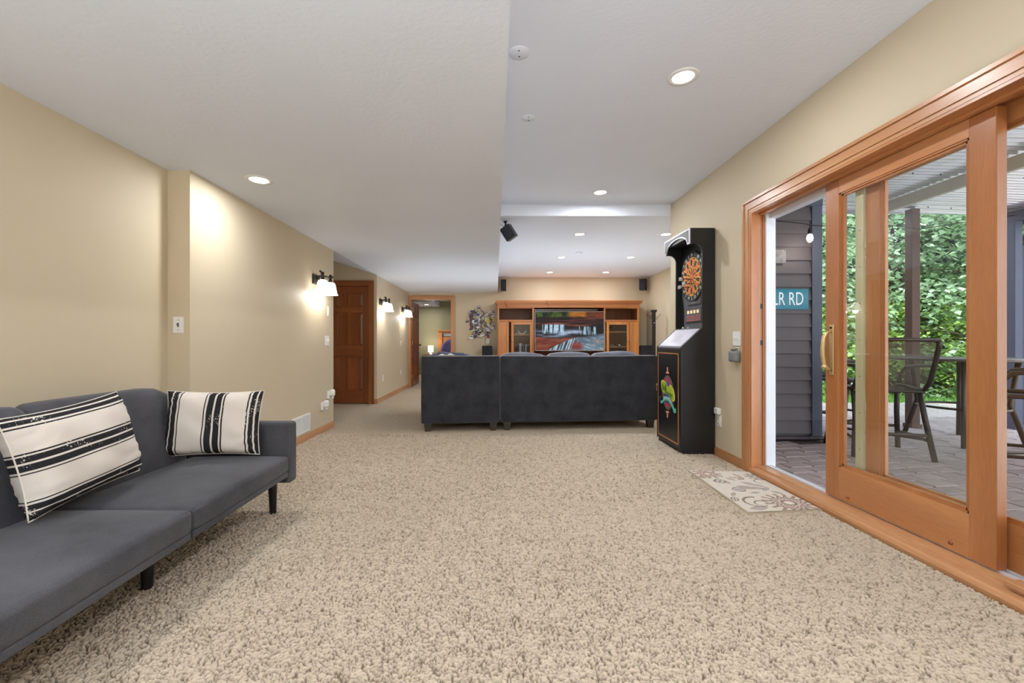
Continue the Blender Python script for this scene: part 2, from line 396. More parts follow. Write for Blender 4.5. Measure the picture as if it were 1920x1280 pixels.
def painted(name, fn, P, nu, nv, mat, parent=None, thick=None):
    """flat grid whose print is a colour attribute; P(u,v)->world point"""
    mb = MB(); mb.grid(lambda u, v: P(u, v), nu, nv, 0, False); o = mk(name, mb, mat, parent)
    U, V = np.meshgrid(np.linspace(0, 1, nu+1), np.linspace(0, 1, nv+1)); C = np.ones((nv+1, nu+1, 4), 'f'); C[..., :3] = fn(U, V)
    a = o.data.color_attributes.new('Col', 'FLOAT_COLOR', 'POINT'); a.data.foreach_set('color', C.ravel()); return o
def vnoise(x, y, seed=0):
    rs = np.random.RandomState(seed); T = rs.rand(257, 257)
    xi = np.floor(x).astype(int); yi = np.floor(y).astype(int); fx = x-xi; fy = y-yi; fx = fx*fx*(3-2*fx); fy = fy*fy*(3-2*fy)
    g = lambda a, b: T[a % 257, b % 257]
    return (g(xi, yi)*(1-fx)+g(xi+1, yi)*fx)*(1-fy)+(g(xi, yi+1)*(1-fx)+g(xi+1, yi+1)*fx)*fy
def fbm(x, y, seed=0, o=4): return sum(vnoise(x*2**i, y*2**i, seed+i)/2**i for i in range(o))/sum(1/2**i for i in range(o))

# ---------------------------------------------------------------- room dimensions
WR, YC, HC, HB, YB, HS, XS = 2.115, 5.15, 2.74, 2.606, 10.15, 2.25, .05
L1, YJ, L2, YN, YD, XR2 = -2.22, 2.89, -2.07, 5.45, 7.45, 3.59
Y0 = -3.2
DY0, DY1, DZ = 1.56, 3.53, 2.165     # patio door opening

# floor
struct('floor', MB().prism([(-3.6, Y0-.2), (2.2, Y0-.2), (2.2, YC+.02), (3.75, YC+.02), (3.75, 14.6), (-4.2, 14.6), (-4.2, 5.3), (-3.6, 5.3)], 'z', -.12, 0), mCarpet, 'beige carpet covering the whole basement floor', 'floor')
def pile_strip(x0, x1, y0, y1, st):
    nx = int((x1-x0)/st); ny = int((y1-y0)/st); X, Y = np.meshgrid(np.linspace(x0, x1, nx+1), np.linspace(y0, y1, ny+1))
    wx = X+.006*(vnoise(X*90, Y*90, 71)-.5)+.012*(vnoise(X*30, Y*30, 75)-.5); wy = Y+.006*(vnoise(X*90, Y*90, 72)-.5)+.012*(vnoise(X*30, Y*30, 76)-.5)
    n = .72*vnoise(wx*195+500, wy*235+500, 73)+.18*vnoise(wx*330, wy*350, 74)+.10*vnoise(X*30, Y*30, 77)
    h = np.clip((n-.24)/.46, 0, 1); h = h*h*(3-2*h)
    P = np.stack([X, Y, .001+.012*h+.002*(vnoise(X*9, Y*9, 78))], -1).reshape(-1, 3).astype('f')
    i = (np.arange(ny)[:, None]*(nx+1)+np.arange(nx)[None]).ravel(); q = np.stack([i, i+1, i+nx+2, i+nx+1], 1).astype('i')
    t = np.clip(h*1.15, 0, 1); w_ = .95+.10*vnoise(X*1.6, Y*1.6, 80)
    lo, hi = np.array(lin((112, 95, 77))), np.array(lin((197, 181, 160))); Cc = (lo+(hi-lo)*t[..., None])*w_[..., None]  # shade between tufts painted in: low points of the pile get darker colour
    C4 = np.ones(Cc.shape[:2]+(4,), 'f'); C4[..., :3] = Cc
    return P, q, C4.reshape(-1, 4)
def carpet():
    Ps = []; Qs = []; Cs = []; o = 0
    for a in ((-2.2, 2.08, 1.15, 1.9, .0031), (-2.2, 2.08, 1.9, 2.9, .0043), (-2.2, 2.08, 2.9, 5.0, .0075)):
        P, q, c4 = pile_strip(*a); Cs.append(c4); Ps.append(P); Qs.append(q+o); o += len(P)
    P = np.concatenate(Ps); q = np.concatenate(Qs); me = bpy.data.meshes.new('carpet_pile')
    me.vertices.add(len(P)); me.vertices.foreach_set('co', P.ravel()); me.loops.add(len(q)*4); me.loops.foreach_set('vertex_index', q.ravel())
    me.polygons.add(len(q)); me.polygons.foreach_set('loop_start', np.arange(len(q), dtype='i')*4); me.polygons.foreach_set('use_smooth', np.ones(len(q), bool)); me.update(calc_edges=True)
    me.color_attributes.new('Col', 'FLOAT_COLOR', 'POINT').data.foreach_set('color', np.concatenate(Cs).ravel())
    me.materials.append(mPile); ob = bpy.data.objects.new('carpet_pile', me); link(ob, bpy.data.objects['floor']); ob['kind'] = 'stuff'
carpet()
# walls
struct('wall_left', MB().prism([(L1, Y0), (L1, YJ), (L2, YJ), (L2, YN), (L2-.14, YN), (L2-.14, YN-.01), (-2.36, YN-.01), (-2.36, Y0)], 'z', 0, 2.9), mWall, 'long beige wall behind the futon with a shallow jog', 'wall')
struct('wall_hall', MB().box(-3.35, -2.36, YN-.14, YN, 0, 2.9).box(-3.47, -3.35, YN-.14, YD+.12, 0, 2.9), mWall, 'beige walls enclosing the side hall', 'wall')
dl, dr, dt = -3.14, -2.212, 2.055
struct('wall_hall_end', MB().box(-3.35, dl-.02, YD, YD+.12, 0, 2.9).box(dl-.02, dr+.02, YD, YD+.12, dt+.01, 2.9).prism([(dr+.02, YD), (L2, YD), (L2, YB), (L2-.12, YB), (L2-.12, YD+.12), (dr+.02, YD+.12)], 'z', 0, 2.9), mWall, 'beige wall around the dark six-panel door and on to the bedroom', 'wall')
struct('wall_right', MB().box(WR, 2.30, Y0, DY0, 0, 2.9).box(WR, 2.30, DY1, YC, 0, 2.9).box(WR, 2.30, DY0, DY1, DZ, 2.9).box(2.301, 3.71, YC-.14, YC, 0, 2.9), mWall, 'beige wall holding the patio door', 'wall')
struct('wall_right_rear', MB().box(XR2, XR2+.12, YC, YB+.12, 0, 2.9), mWall, 'beige side wall of the television area', 'wall')
bl, br, bt = -2.015, -1.062, 2.08
struct('wall_back', MB().box(-4.1, bl-.02, YB, YB+.12, 0, 2.9).box(bl-.02, br+.02, YB, YB+.12, bt+.02, 2.9).box(br+.02, XR2, YB, YB+.12, 0, 2.9), mWall, 'beige wall behind the television cabinet', 'wall')
struct('wall_front', MB().box(-2.36, 2.30, Y0-.12, Y0, 0, 2.9), mWall, 'beige wall behind the viewpoint', 'wall')
struct('wall_light_block', MB().box(-3.3, -2.15, YD+.3, YD+.36, 0, 2.4).box(-3.36, -3.3, YD+.12, YD+.36, 0, 2.4).box(-3.3, -2.19, YD+.12, YD+.36, 2.1, 2.16), mWall, 'added unseen backing behind the closed hall door, blocking stray light', 'wall')  # added out of view so outdoor light doesn't show under the door
# ceilings
struct('ceiling', MB().box(XS, 2.30, Y0-.12, YC, HC, 2.95), mCeil, 'white textured ceiling over the carpet and patio door', 'ceiling')
struct('ceiling_rear', MB().box(XS, 3.71, YC+.0005, YB, HB, 2.96), mCeil, 'lower white ceiling over the television area', 'ceiling')
struct('ceiling_soffit', MB().prism([(-2.36, Y0-.12), (XS, Y0-.12), (XS, YB), (L2, YB), (L2, YJ+.02), (-2.36, YJ+.02)], 'z', HS, 2.97), mCeil, 'low white dropped soffit over the futon side', 'ceiling')
struct('ceiling_hall', MB().prism([(L2, HS), (L2, 2.9), (-3.35, 2.9), (-3.35, 2.66)], 'y', YN, YD), mCeil, 'sloping white ceiling of the side hall', 'ceiling')
# bedroom shell
struct('wall_bedroom', MB().box(-3.6, .9, 14.1, 14.22, 0, 2.9).box(-3.72, -3.6, YB+.12, 14.22, 0, 2.9).box(.9, 1.02, YB+.12, 14.22, 0, 2.9).box(-3.6, .9, YB+.1205, YB+.125, bt+.12, 2.9), mGreen, 'olive green bedroom wall behind the bed', 'wall')
struct('ceiling_bedroom', MB().box(-3.72, 1.02, YB+.12, 14.22, 2.42, 2.6).box(-3.6, -1.85, 12.3, 14.1, 2.24, 2.42), mCeil, 'white bedroom ceiling with a lowered box', 'ceiling')

# baseboards
def baseboard(name, pts, label):
    mb = MB()
    for (a, b, nx, ny) in pts:
        t = .014
        x0, x1 = sorted((a[0], b[0])); y0, y1 = sorted((a[1], b[1]))
        if nx: mb.box(a[0], a[0]+nx*t, y0, y1, 0, .072); mb.box(a[0], a[0]+nx*t*.6, y0, y1, .072, .082)
        else: mb.box(x0, x1, a[1], a[1]+ny*t, 0, .072); mb.box(x0, x1, a[1], a[1]+ny*t*.6, .072, .082)
    struct(name, mb, mTrimY, label, 'baseboard')
baseboard('baseboard_left', [((L1, Y0), (L1, YJ), 1, 0), ((L1, YJ), (L2, YJ), 0, -1), ((L2, YJ), (L2, YN), 1, 0)], 'brown wood baseboard running behind the futon')
baseboard('baseboard_hall', [((dr+.1, YD), (L2+.014, YD), 0, -1), ((L2, YD), (L2, YB-.02), 1, 0)], 'brown wood baseboard under the two far wall lamps')
baseboard('baseboard_right', [((WR, 3.622), (WR, YC), -1, 0)], 'brown wood baseboard beside the dart machine')
baseboard('baseboard_back', [((br+.11, YB), (XR2, YB), 0, -1)], 'brown wood baseboard on the television wall')

# ---------------------------------------------------------------- six-panel doors
def six_panel(name, label, x0, x1, z1, y, parentless=True, cols=None):
    """door slab in the XZ plane, face at y towards -Y; returns slab root (structure)"""
    t = thing(name, label, 'door', ((x0+x1)/2, y, 0), kind='structure')
    w_ = x1-x0; st = .105; cs = .115
    pw = (w_-2*st-cs)/2; rows = [(.228, .817), (1.013, 1.597), (1.70, z1-.115)]
    mb = MB(); th = .04
    mb.box(x0, x0+st, y, y+th, .012, z1, b=.002).box(x1-st, x1, y, y+th, .012, z1, b=.002)
    mk('stile', mb, mRoomZ, t)
    cb = MB()
    for (a, b_) in rows: cb.box(x0+st+pw, x0+st+pw+cs, y+.0005, y+th, a, b_)
    mk('center_stile', cb, mRoomZ, t)
    rb = MB(); zs = [.012]+[v for r in rows for v in r]+[z1]
    for i in range(0, len(zs), 2): rb.box(x0+st, x1-st, y+.0003, y+th, zs[i], zs[i+1])
    mk('rail', rb, mRoomX, t)
    for (a, b_) in rows:
        for k in range(2):
            px = x0+st+k*(pw+cs); q = MB(); e = .035
            q.box(px, px+pw, y+.014, y+.028, a, b_)
            vs = []
            for (i, d) in ((0, .014), (e, .004)):
                vs += [(px+i+.006, y+d, a+i+.006), (px+pw-i-.006, y+d, a+i+.006), (px+pw-i-.006, y+d, b_-i-.006), (px+i+.006, y+d, b_-i-.006)]
            q.add(vs, [(0, 1, 5, 4), (1, 2, 6, 5), (2, 3, 7, 6), (3, 0, 4, 7), (4, 5, 6, 7)])
            mk('panel', q, mRoomZ, t)
    return t
def hinges(t, x, y, zs, mat=mBrass):
    for z in zs: mk('hinge', MB().cyl((x, y-.006, z-.045), (x, y-.006, z+.045), .007, n=8).box(x-.004, x+.016, y-.003, y+.001, z-.045, z+.045), mat, t)
d2 = six_panel('door_2', 'closed dark brown six-panel wooden door in the side hall', dl, dr, dt, YD+.012)
hinges(d2, dr+.003, YD+.012, (.30, 1.07, 1.84))
mk('door_knob', MB().lathe([(.0, -.06), (.022, -.058), (.028, -.045), (.02, -.03), (.01, -.025), (.01, 0), (.03, 0)], (dl+.07, YD+.012, 1.0), 14, 0, 'y'), mBlackM, d2)
def casing(name, label, x0, x1, zt, y, wd=.095, mz=mTrimZ, mx=mTrimX, floor=0):
    t = thing(name, label, 'trim', ((x0+x1)/2, y, 0), kind='structure')
    for xa, xb, s in ((x0-wd, x0, 1), (x1, x1+wd, -1)):
        mb = MB().prism([(xa, 0), (xb, 0), (xb, zt), (xa, zt+wd)] if s > 0 else [(xa, 0), (xb, 0), (xb, zt+wd), (xa, zt)], 'y', y-.018, y)
        e = xa if s > 0 else xb
        mb.box(e, e+s*.018, y-.026, y-.018, 0, zt+wd-.02)
        mk('side_casing', mb, mz, t)
    mk('head_casing', MB().prism([(x0, zt), (x1, zt), (x1+wd, zt+wd), (x0-wd, zt+wd)], 'y', y-.018, y).box(x0-wd, x1+wd, y-.026, y-.018, zt+wd-.018, zt+wd), mx, t)
    return t
mDkTrimZ = M_wood('hall_trim_upright', (168, 100, 52), (122, 66, 30), 'z', .38); mDkTrimX = M_wood('hall_trim_across', (168, 100, 52), (122, 66, 30), 'x', .38)
c2 = casing('trim_2', 'brown wooden casing around the closed hall door', dl, dr, dt+.004, YD, .094, mDkTrimZ, mDkTrimX)
mk('jamb', MB().box(dl-.019, dr+.019, YD, YD+.115, dt+.003, dt+.02).box(dl-.019, dl-.002, YD, YD+.115, 0, dt+.01).box(dr+.002, dr+.019, YD, YD+.115, 0, dt+.01), mDkTrimZ, c2)
c3 = casing('trim_3', 'honey wood casing around the open bedroom doorway', bl, br, bt, YB, .10)
W3 = W[c3.name]
mk('jamb', MB().box(bl-.019, bl, YB, YB+.12, 0, bt).box(br, br+.019, YB, YB+.12, 0, bt).box(bl-.019, br+.019, YB, YB+.12, bt, bt+.019), mTrimZ, c3)
# bedroom door leaf, swung open 90 degrees into the bedroom
d3 = six_panel('door_3', 'open six-panel bedroom door swung back into the bedroom', 0, .90, 2.05, 0)
mk('door_knob', MB().lathe([(.0, -.07), (.024, -.066), (.03, -.05), (.02, -.034), (.01, -.028), (.01, 0), (.03, 0), (.0, .0)], (.83, 0, 1.0), 14, 0, 'y'), mBlackM, d3)
hinges(d3, .0, 0, (.25, 1.05, 1.85), mNickel)
d3.matrix_local = Matrix.Translation((bl+.012, YB+.125, 0)) @ Matrix.Rotation(PI/2, 4, 'Z') @ Matrix.Translation((.45, -.0, 0)); W[d3.name] = d3.matrix_local.copy()

# ---------------------------------------------------------------- sliding patio door (right wall)
pd = thing('door_1', 'wide wooden sliding patio door, its near panel slid partly open', 'door', (2.2, 2.55, 0), kind='structure')
cy0, cy1 = 1.565, 3.517
def yz(poly, x0, x1, mb=None): return (mb or MB()).prism(poly, 'x', x0, x1)
cz = 2.157; cw = .102
def casing_profile(mb_fn):
    for (a, b_, x) in ((0, 1, 2.097), (.0, .30, 2.088), (.72, 1, 2.090)): mb_fn(a, b_, x)
far = MB(); near = MB(); head = MB()
for (a, b_, x) in ((0, 1, 2.098), (.0, .16, 2.104), (.22, .42, 2.091), (.80, 1, 2.088)):
    far.prism([(cy1+a*cw, 0), (cy1+b_*cw, 0), (cy1+b_*cw, cz+b_*cw), (cy1+a*cw, cz+a*cw)], 'x', x, WR)
    near.prism([(cy0-a*cw, 0), (cy0-b_*cw, 0), (cy0-b_*cw, cz+b_*cw), (cy0-a*cw, cz+a*cw)], 'x', x, WR)
    head.prism([(cy0-a*cw, cz+a*cw), (cy1+a*cw, cz+a*cw), (cy1+b_*cw, cz+b_*cw), (cy0-b_*cw, cz+b_*cw)], 'x', x, WR)
mk('side_casing', far, mTrimZ, pd); mk('side_casing', near, mTrimZ, pd); mk('head_casing', head, mTrimY, pd)
mk('jamb', MB().box(2.10, 2.172, 3.50, 3.528, .05, 2.16).box(2.172, 2.20, 3.515, 3.528, .05, 2.16).box(2.198, 2.214, 3.505, 3.528, .05, 2.15), mDoorZ, pd)
mk('jamb', MB().box(2.10, 2.30, 1.562, 1.59, .05, 2.16), mDoorZ, pd)
mk('head_jamb', MB().box(2.10, 2.30, 1.59, 3.50, 2.142, 2.162).box(2.165, 2.196, 1.59, 3.50, 2.126, 2.142), mDoorY, pd)
mk('latch_strike', MB().box(2.176, 2.196, 3.508, 3.515, 1.36, 1.40).box(2.176, 2.196, 3.508, 3.515, 1.06, 1.10), mBlackM, pd)
mk('exterior_jamb', MB().box(2.214, 2.30, 3.500, 3.528, .0, 2.15, b=.004).box(2.214, 2.222, 3.488, 3.50, .08, 2.12), mWhitePaint, pd, 'white clad outer jamb')
mk('exterior_head', MB().box(2.25, 2.312, 2.67, 3.50, 2.10, 2.142).box(2.308, 2.335, 1.60, 2.67, 2.10, 2.142), mWhitePaint, pd, 'white clad outer head')
mk('sill', MB().prism([(2.088, 0), (2.085, .03), (2.092, .047), (2.105, .052), (2.145, .056), (2.15, .068), (2.20, .074), (2.215, .074), (2.215, 0)], 'y', cy0-cw, cy1), mTrimY, pd)
mk('sill_track', MB().box(2.215, 2.232, 1.6, 3.50, 0, .083).box(2.232, 2.255, 1.6, 3.50, 0, .066).box(2.255, 2.262, 1.6, 3.5, 0, .08).box(2.262, 2.33, 1.6, 3.5, -.03, .05), mWhitePaint, pd, 'white sill track')
mk('threshold_step', MB().box(2.31, 2.46, 1.3, 3.5, -.055, -.012), mDarkGrey, pd)
def glazed(name, y0, y1, z0, z1, x0, x1, bot, top, st, label):
    mid = (x0+x1)/2
    fr = MB()
    fr.box(x0, x1, y0, y0+st, z0, z1, b=.003).box(x0, x1, y1-st, y1, z0, z1, b=.003)
    o = mk(name, fr, mDoorZ, pd, label)
    mk('bottom_rail', MB().box(x0+.0015, x1-.0015, y0+st, y1-st, z0, z0+bot*.45, 0, .001).box(x0+.0015, x1-.0015, y0+st, y1-st, z0+bot*.45, z0+bot, 0, .001), mDoorY, o)
    mk('top_rail', MB().box(x0+.0015, x1-.0015, y0+st, y1-st, z1-top, z1, b=.001), mDoorY, o)
    a0, a1, b0, b1 = y0+st, y1-st, z0+bot, z1-top; bd = MB(); e = .022
    for k, (ee, xx) in enumerate(((.010, x0+.006), (e, x0+.013))):
        bd.box(xx, x1-(xx-x0), a0, a0+ee, b0, b1).box(xx, x1-(xx-x0), a1-ee, a1, b0, b1).box(xx, x1-(xx-x0), a0, a1, b0, b0+ee).box(xx, x1-(xx-x0), a0, a1, b1-ee, b1)
    mk('glazing_bead', bd, mDoorZ, o)
    mk('glass_pane', MB().box(mid-.003, mid+.003, a0+e-.004, a1-e+.004, b0+e-.004, b1-e+.004), mGlass, o)
    return o
sp = glazed('sliding_panel', 1.872, 2.842, .084, 2.126, 2.198, 2.246, .205, .088, .11, 'sliding wood framed glass panel')
fp = glazed('fixed_panel', 1.592, 2.608, .084, 2.141, 2.262, 2.306, .205, .088, .095, 'fixed wood framed glass panel behind the sliding one')
mk('interlock_strip', MB().box(2.2475, 2.2605, 2.606, 2.664, .084, 2.09), mCream, fp, 'pale cream metal strip')
sc = MB()
for i in range(9): sc.ball((2.247, 2.632, .2+i*.225), .003, 6)
mk('screw', sc, mBlackM, fp)
h = MB(); hy = 2.785
h.rbox(2.190, 2.198, hy-.018, hy+.018, .872, 1.20, .006, 2, 1)
h.tube([(2.19, hy, 1.155), (2.165, hy, 1.15), (2.148, hy+.004, 1.12), (2.142, hy+.008, 1.05), (2.142, hy+.008, 1.0), (2.148, hy+.005, .94), (2.165, hy, .915), (2.19, hy, .905)], [.008, .009, .012, .014, .014, .012, .010, .009], 10)
h.ball((2.15, hy+.004, .925), .017, 10)
mk('handle', h, mBrass, sp, 'pale brass pull handle')
mk('handle_lock', MB().cyl((2.19, hy, 1.18), (2.184, hy, 1.18), .007), mBlackM, sp)
for y in (2.66, 2.06): mk('bolt', MB().lathe([(0, -.008), (.008, -.007), (.010, 0)], (2.199, y, .118), 10, 0, 'x'), mRoomZ, sp)
mk('floor_stop', MB().box(2.13, 2.20, 1.60, 1.79, .07, .094, b=.003), mTrimY, pd)

# ---------------------------------------------------------------- downlights
def can(loc, n, label, wmul=1.0, group='recessed ceiling lights', vis=True):
    t = thing('recessed_light', label, 'ceiling light', loc, group)
    x, y, z = loc
    mk('trim_ring', MB().lathe([(.062, .0), (.066, -.006), (.092, -.005), (.094, 0)], loc, 28), mWhite, t)
    mk('lens', MB().lathe([(0, -.004), (.062, -.004)], loc, 28), mLens, t)
    ld = bpy.data.lights.new('lamp', 'AREA'); ld.shape = 'DISK'; ld.size = .13; ld.energy = CAN_W*wmul; ld.color = (.93, .965, 1)
    o = bpy.data.objects.new('lamp', ld); link(o, t, Matrix.Translation((x, y, z-.012))); return t
cans = [((1.17, 2.66, HC), 'large bright recessed light nearest the patio door', 1),
        ((1.16, 4.72, HC), 'recessed light just before the ceiling step', 1),
        ((1.19, 6.03, HB), 'recessed light just past the ceiling step, near the middle', .9),
        ((2.41, 6.03, HB), 'recessed light past the ceiling step, just above the dart machine', .9),
        ((1.19, 7.68, HB), 'middle recessed light in the column above the sofa', .9),
        ((2.435, 7.68, HB), 'middle recessed light in the outer column of the television area', .9),
        ((1.19, 9.36, HB), 'recessed light nearest the cabinet above its left half', .9),
        ((2.42, 9.36, HB), 'recessed light nearest the cabinet above its right half', .9),
        ((-1.695, 3.06, HS), 'recessed light in the low soffit above the futon', .75)]
for c in cans: can(c[0], 0, c[1], c[2])
for p, wm, lab in (((1.17, .55, HC), 1, 'recessed light in the high ceiling straight above the near end of the patio door'), ((1.17, -1.6, HC), 1, 'recessed light in the high ceiling behind the viewpoint'), ((-1.695, .6, HS), .75, 'recessed light in the soffit above the near end of the futon'), ((-.6, -1.4, HS), .8, 'recessed light in the soffit behind the viewpoint')):
    can(p, 0, lab, wm)
for (x, y, r, lab) in ((.135, 2.44, .062, 'larger blank round cover plate at the edge of the soffit'), (.245, 3.15, .05, 'smaller faint round cover plate further along the ceiling')):
    t = thing('ceiling_cover_plate', lab, 'cover plate', (x, y, HC)); mk('plate', MB().lathe([(0, -.005), (r*.95, -.005), (r, 0)], (x, y, HC), 28), mCeil, t)
    for d in (-.025, .025): mk('screw', MB().lathe([(0, -.0075), (.004, -.007), (.005, -.004)], (x+d*.1, y+d, HC), 8), mBlackM, t)
t = thing('smoke_detector', 'low round smoke detector on the ceiling of the television area', 'smoke detector', (1.42, 7.26, HB))
mk('base', MB().lathe([(.0, -.03), (.045, -.03), (.06, -.018), (.065, 0)], (1.42, 7.26, HB), 20), mCeil, t); mk('sensor_cap', MB().lathe([(0, -.038), (.02, -.037), (.026, -.03)], (1.42, 7.26, HB), 12), mWhite, t)

# ---------------------------------------------------------------- wall sconces
def sconce(Y, label):
    z = 1.80; x = L2
    t = thing('wall_sconce', label, 'wall lamp', (x, Y, z-.05), 'bronze two-shade wall lamps')
    mk('back_plate', MB().box(x, x+.018, Y-.115, Y+.06, z-.055, z+.055, b=.004), mBlackM, t)
    arm = MB(); 
    for dy in (-.125, .10): arm.tube([(x+.015, Y-.03, z+.01), (x+.07, Y-.03+dy*.3, z+.04), (x+.11, Y+dy*.8, z+.045), (x+.125, Y+dy, z+.015)], .008, 8)
    arm.tube([(x+.125, Y-.19, z+.065), (x+.125, Y-.125, z+.03), (x+.125, Y-.02, z+.04), (x+.125, Y+.10, z+.03), (x+.125, Y+.15, z+.05)], .007, 8)
    mk('arm', arm, mBlackM, t)
    for dy in (-.125, .10): mk('finial', MB().ball((x+.125, Y+dy, z+.06), .018, 10).cyl((x+.125, Y+dy, z+.05), (x+.125, Y+dy, z-.02), .014, .02), mBlackM, t)
    for dy, dz in ((-.19, .07), (.155, .055)): mk('scroll_ball', MB().ball((x+.125, Y+dy, z+dz), .013), mBlackM, t)
    for dy in (-.125, .10):
        c = (x+.125, Y+dy, z)
        mk('glass_shade', MB().lathe([(.022, -.015), (.045, -.022), (.058, -.05), (.066, -.10), (.074, -.145), (.086, -.162)], c, 24), mShade, t)
        ld = bpy.data.lights.new('lamp', 'POINT'); ld.energy = SCONCE_W; ld.shadow_soft_size = .035; ld.color = (1, .96, .92)
        link(bpy.data.objects.new('lamp', ld), t, Matrix.Translation((c[0], c[1], c[2]-.175)))
sconce(4.93, 'two-shade wall lamp nearest the futon, beside the hall corner')
sconce(7.70, 'two-shade wall lamp just past the closed hall door')
sconce(9.50, 'two-shade wall lamp next to the bedroom doorway')

# ---------------------------------------------------------------- wall plates and small fittings
def plate_x(name, label, cat, x, s, yc, zc, w_, h_, rockers, kind='rocker', group=None):
    """plate on a wall of constant X, facing s"""
    t = thing(name, label, cat, (x, yc, zc), group)
    mk('plate', MB().box(x, x+s*.006, yc-w_/2, yc+w_/2, zc-h_/2, zc+h_/2, b=.002), mWhite, t)
    for i in range(rockers):
        yy = yc+(i-(rockers-1)/2)*.046
        if kind == 'toggle': mk('switch_toggle', MB().box(x+s*.006, x+s*.010, yy-.008, yy+.008, zc-.014, zc+.014).box(x+s*.008, x+s*.02, yy-.004, yy+.004, zc-.002, zc+.012), mWhite, t)
        elif kind == 'outlet':
            for dz in (-.02, .02):
                q = MB().lathe([(0, s*.009), (.015, s*.009), (.016, s*.006)], (x, yy, zc+dz), 14, 0, 'x'); mk('socket', q, mWhite, t)
                mk('slot', MB().box(x+s*.009, x+s*.0095, yy-.006, yy-.004, zc+dz-.004, zc+dz+.004).box(x+s*.009, x+s*.0095, yy+.004, yy+.006, zc+dz-.004, zc+dz+.004), mBlackM, t)
        else: mk('rocker', MB().box(x+s*.006, x+s*.011, yy-.016, yy+.016, zc-.032, zc+.032, b=.002), mWhite, t)
    return t
plate_x('light_switch', 'double white light switch on the wall by the hall corner', 'light switch', L2, 1, 5.24, 1.10, .12, .118, 2, 'toggle')
plate_x('wall_remote', 'slim white wall controller above the double switch', 'wall control', L2, 1, 5.27, 1.465, .045, .12, 1, 'rocker')
plate_x('light_switch', 'white light switch with two toggles beside the patio door casing', 'light switch', WR, -1, 3.735, 1.115, .12, .125, 2, 'toggle')
plate_x('wall_outlet', 'white wall outlet low beside the dart machine', 'outlet', WR, -1, 4.03, .345, .07, .115, 1, 'outlet')
t = thing('outlet_adapter', 'white plug-in box just above the low outlet by the dart machine', 'adapter', (WR, 4.03, .43)); mk('body', MB().rbox(WR-.035, WR-.001, 3.995, 4.065, .405, .465, .008, 2), mWhite, t); mk('front_cover', MB().box(WR-.038, WR-.035, 4.003, 4.057, .412, .458), mWhitePaint, t)
plate_x('thermostat', 'small white thermostat on the pale wall between the two far wall lamps', 'thermostat', L2, 1, 9.30, 1.22, .08, .11, 1, 'rocker')
plate_x('light_switch', 'white switch below the thermostat near the bedroom doorway', 'light switch', L2, 1, 9.30, 1.05, .07, .11, 1, 'toggle')
plate_x('wall_outlet', 'white outlet low on the wall near the bedroom doorway', 'outlet', L2, 1, 9.32, .42, .07, .115, 1, 'outlet')
plate_x('wall_outlet', 'white outlet low on the wall just past the closed hall door', 'outlet', L2, 1, 7.85, .42, .07, .115, 1, 'outlet')
x0, x1 = -2.18, -2.11
t = thing('light_switch', 'single white toggle switch on the narrow jog above the futon', 'light switch', ((x0+x1)/2, YJ, 1.2))
mk('plate', MB().box(x0, x1, YJ-.006, YJ, 1.147, 1.257, b=.002), mWhite, t)
mk('switch_toggle', MB().box(-2.15, -2.14, YJ-.010, YJ-.006, 1.188, 1.216, 0).box(-2.148, -2.142, YJ-.018, YJ-.006, 1.20, 1.21), mDarkGrey, t)
for z in (1.235, 1.169): mk('screw', MB().ball((-2.145, YJ-.007, z), .003, 6), mBlackM, t)
for (y, z, lab) in ((5.08, .325, 'lower white plug-in air freshener near the hall corner'), (5.27, .435, 'upper white plug-in air freshener near the hall corner')):
    t = thing('plug_in_freshener', lab, 'air freshener', (L2, y, z))
    mk('plug', MB().box(L2, L2+.03, y-.03, y+.03, z-.05, z+.045, b=.006), mWhite, t)
    mk('diffuser', MB().rbox(L2+.025, L2+.085, y-.028, y+.032, z-.02, z+.065, .022, 3), mWhite, t)
    mk('refill_bottle', MB().lathe([(0, 0), (.018, .002), (.02, .02), (.012, .035), (.0, .036)], (L2+.055, y, z-.05), 12), mWhitePaint, t)
# floor register
t = thing('air_vent', 'white louvred air return low on the wall beyond the futon arm', 'vent', (L2, 4.53, .2))
vy0, vy1, vz0, vz1 = 4.32, 4.745, .106, .298
mk('frame', MB().box(L2, L2+.012, vy0, vy1, vz1-.026, vz1, b=.003).box(L2, L2+.012, vy0, vy1, vz0, vz0+.026, b=.003).box(L2, L2+.012, vy0, vy0+.03, vz0+.026, vz1-.026).box(L2, L2+.012, vy1-.03, vy1, vz0+.026, vz1-.026).box(L2, L2+.011, 4.525, 4.537, vz0+.026, vz1-.026), mWhite, t)
mk('duct_backing', MB().box(L2+.0005, L2+.002, vy0+.03, vy1-.03, vz0+.026, vz1-.026), mDarkGrey, t)
s0 = None
for k in range(13):
    z = vz0+.03+k*.0108
    if s0 is None: s0 = mk('slat', MB().prism([(L2+.002, z+.006), (L2+.003, z+.007), (L2+.011, z+.001), (L2+.010, z)], 'y', vy0+.03, vy1-.03), mWhite, t)
    else:
        c = s0.copy(); COL.objects.link(c); c.location.z = s0.location.z+k*.0108
# grey holder on the right wall
t = thing('wall_holder', 'small grey wall pouch with keys hung below the switch', 'holder', (WR, 3.73, .97))
mk('pocket', MB().rbox(WR-.055, WR-.004, 3.665, 3.79, .912, 1.01, .02, 3), M_plain('grey_silicone', (128, 128, 130), .5), t)
mk('hanger_bracket', MB().tube([(WR-.006, 3.70, 1.0), (WR-.006, 3.70, 1.035), (WR-.006, 3.76, 1.035), (WR-.006, 3.76, 1.0)], .004, 6), mWhite, t)
mk('key', MB().box(WR-.05, WR-.02, 3.69, 3.705, 1.0, 1.022), mNickel, t); mk('key', MB().box(WR-.04, WR-.03, 3.74, 3.76, 1.0, 1.026), mNickel, t)

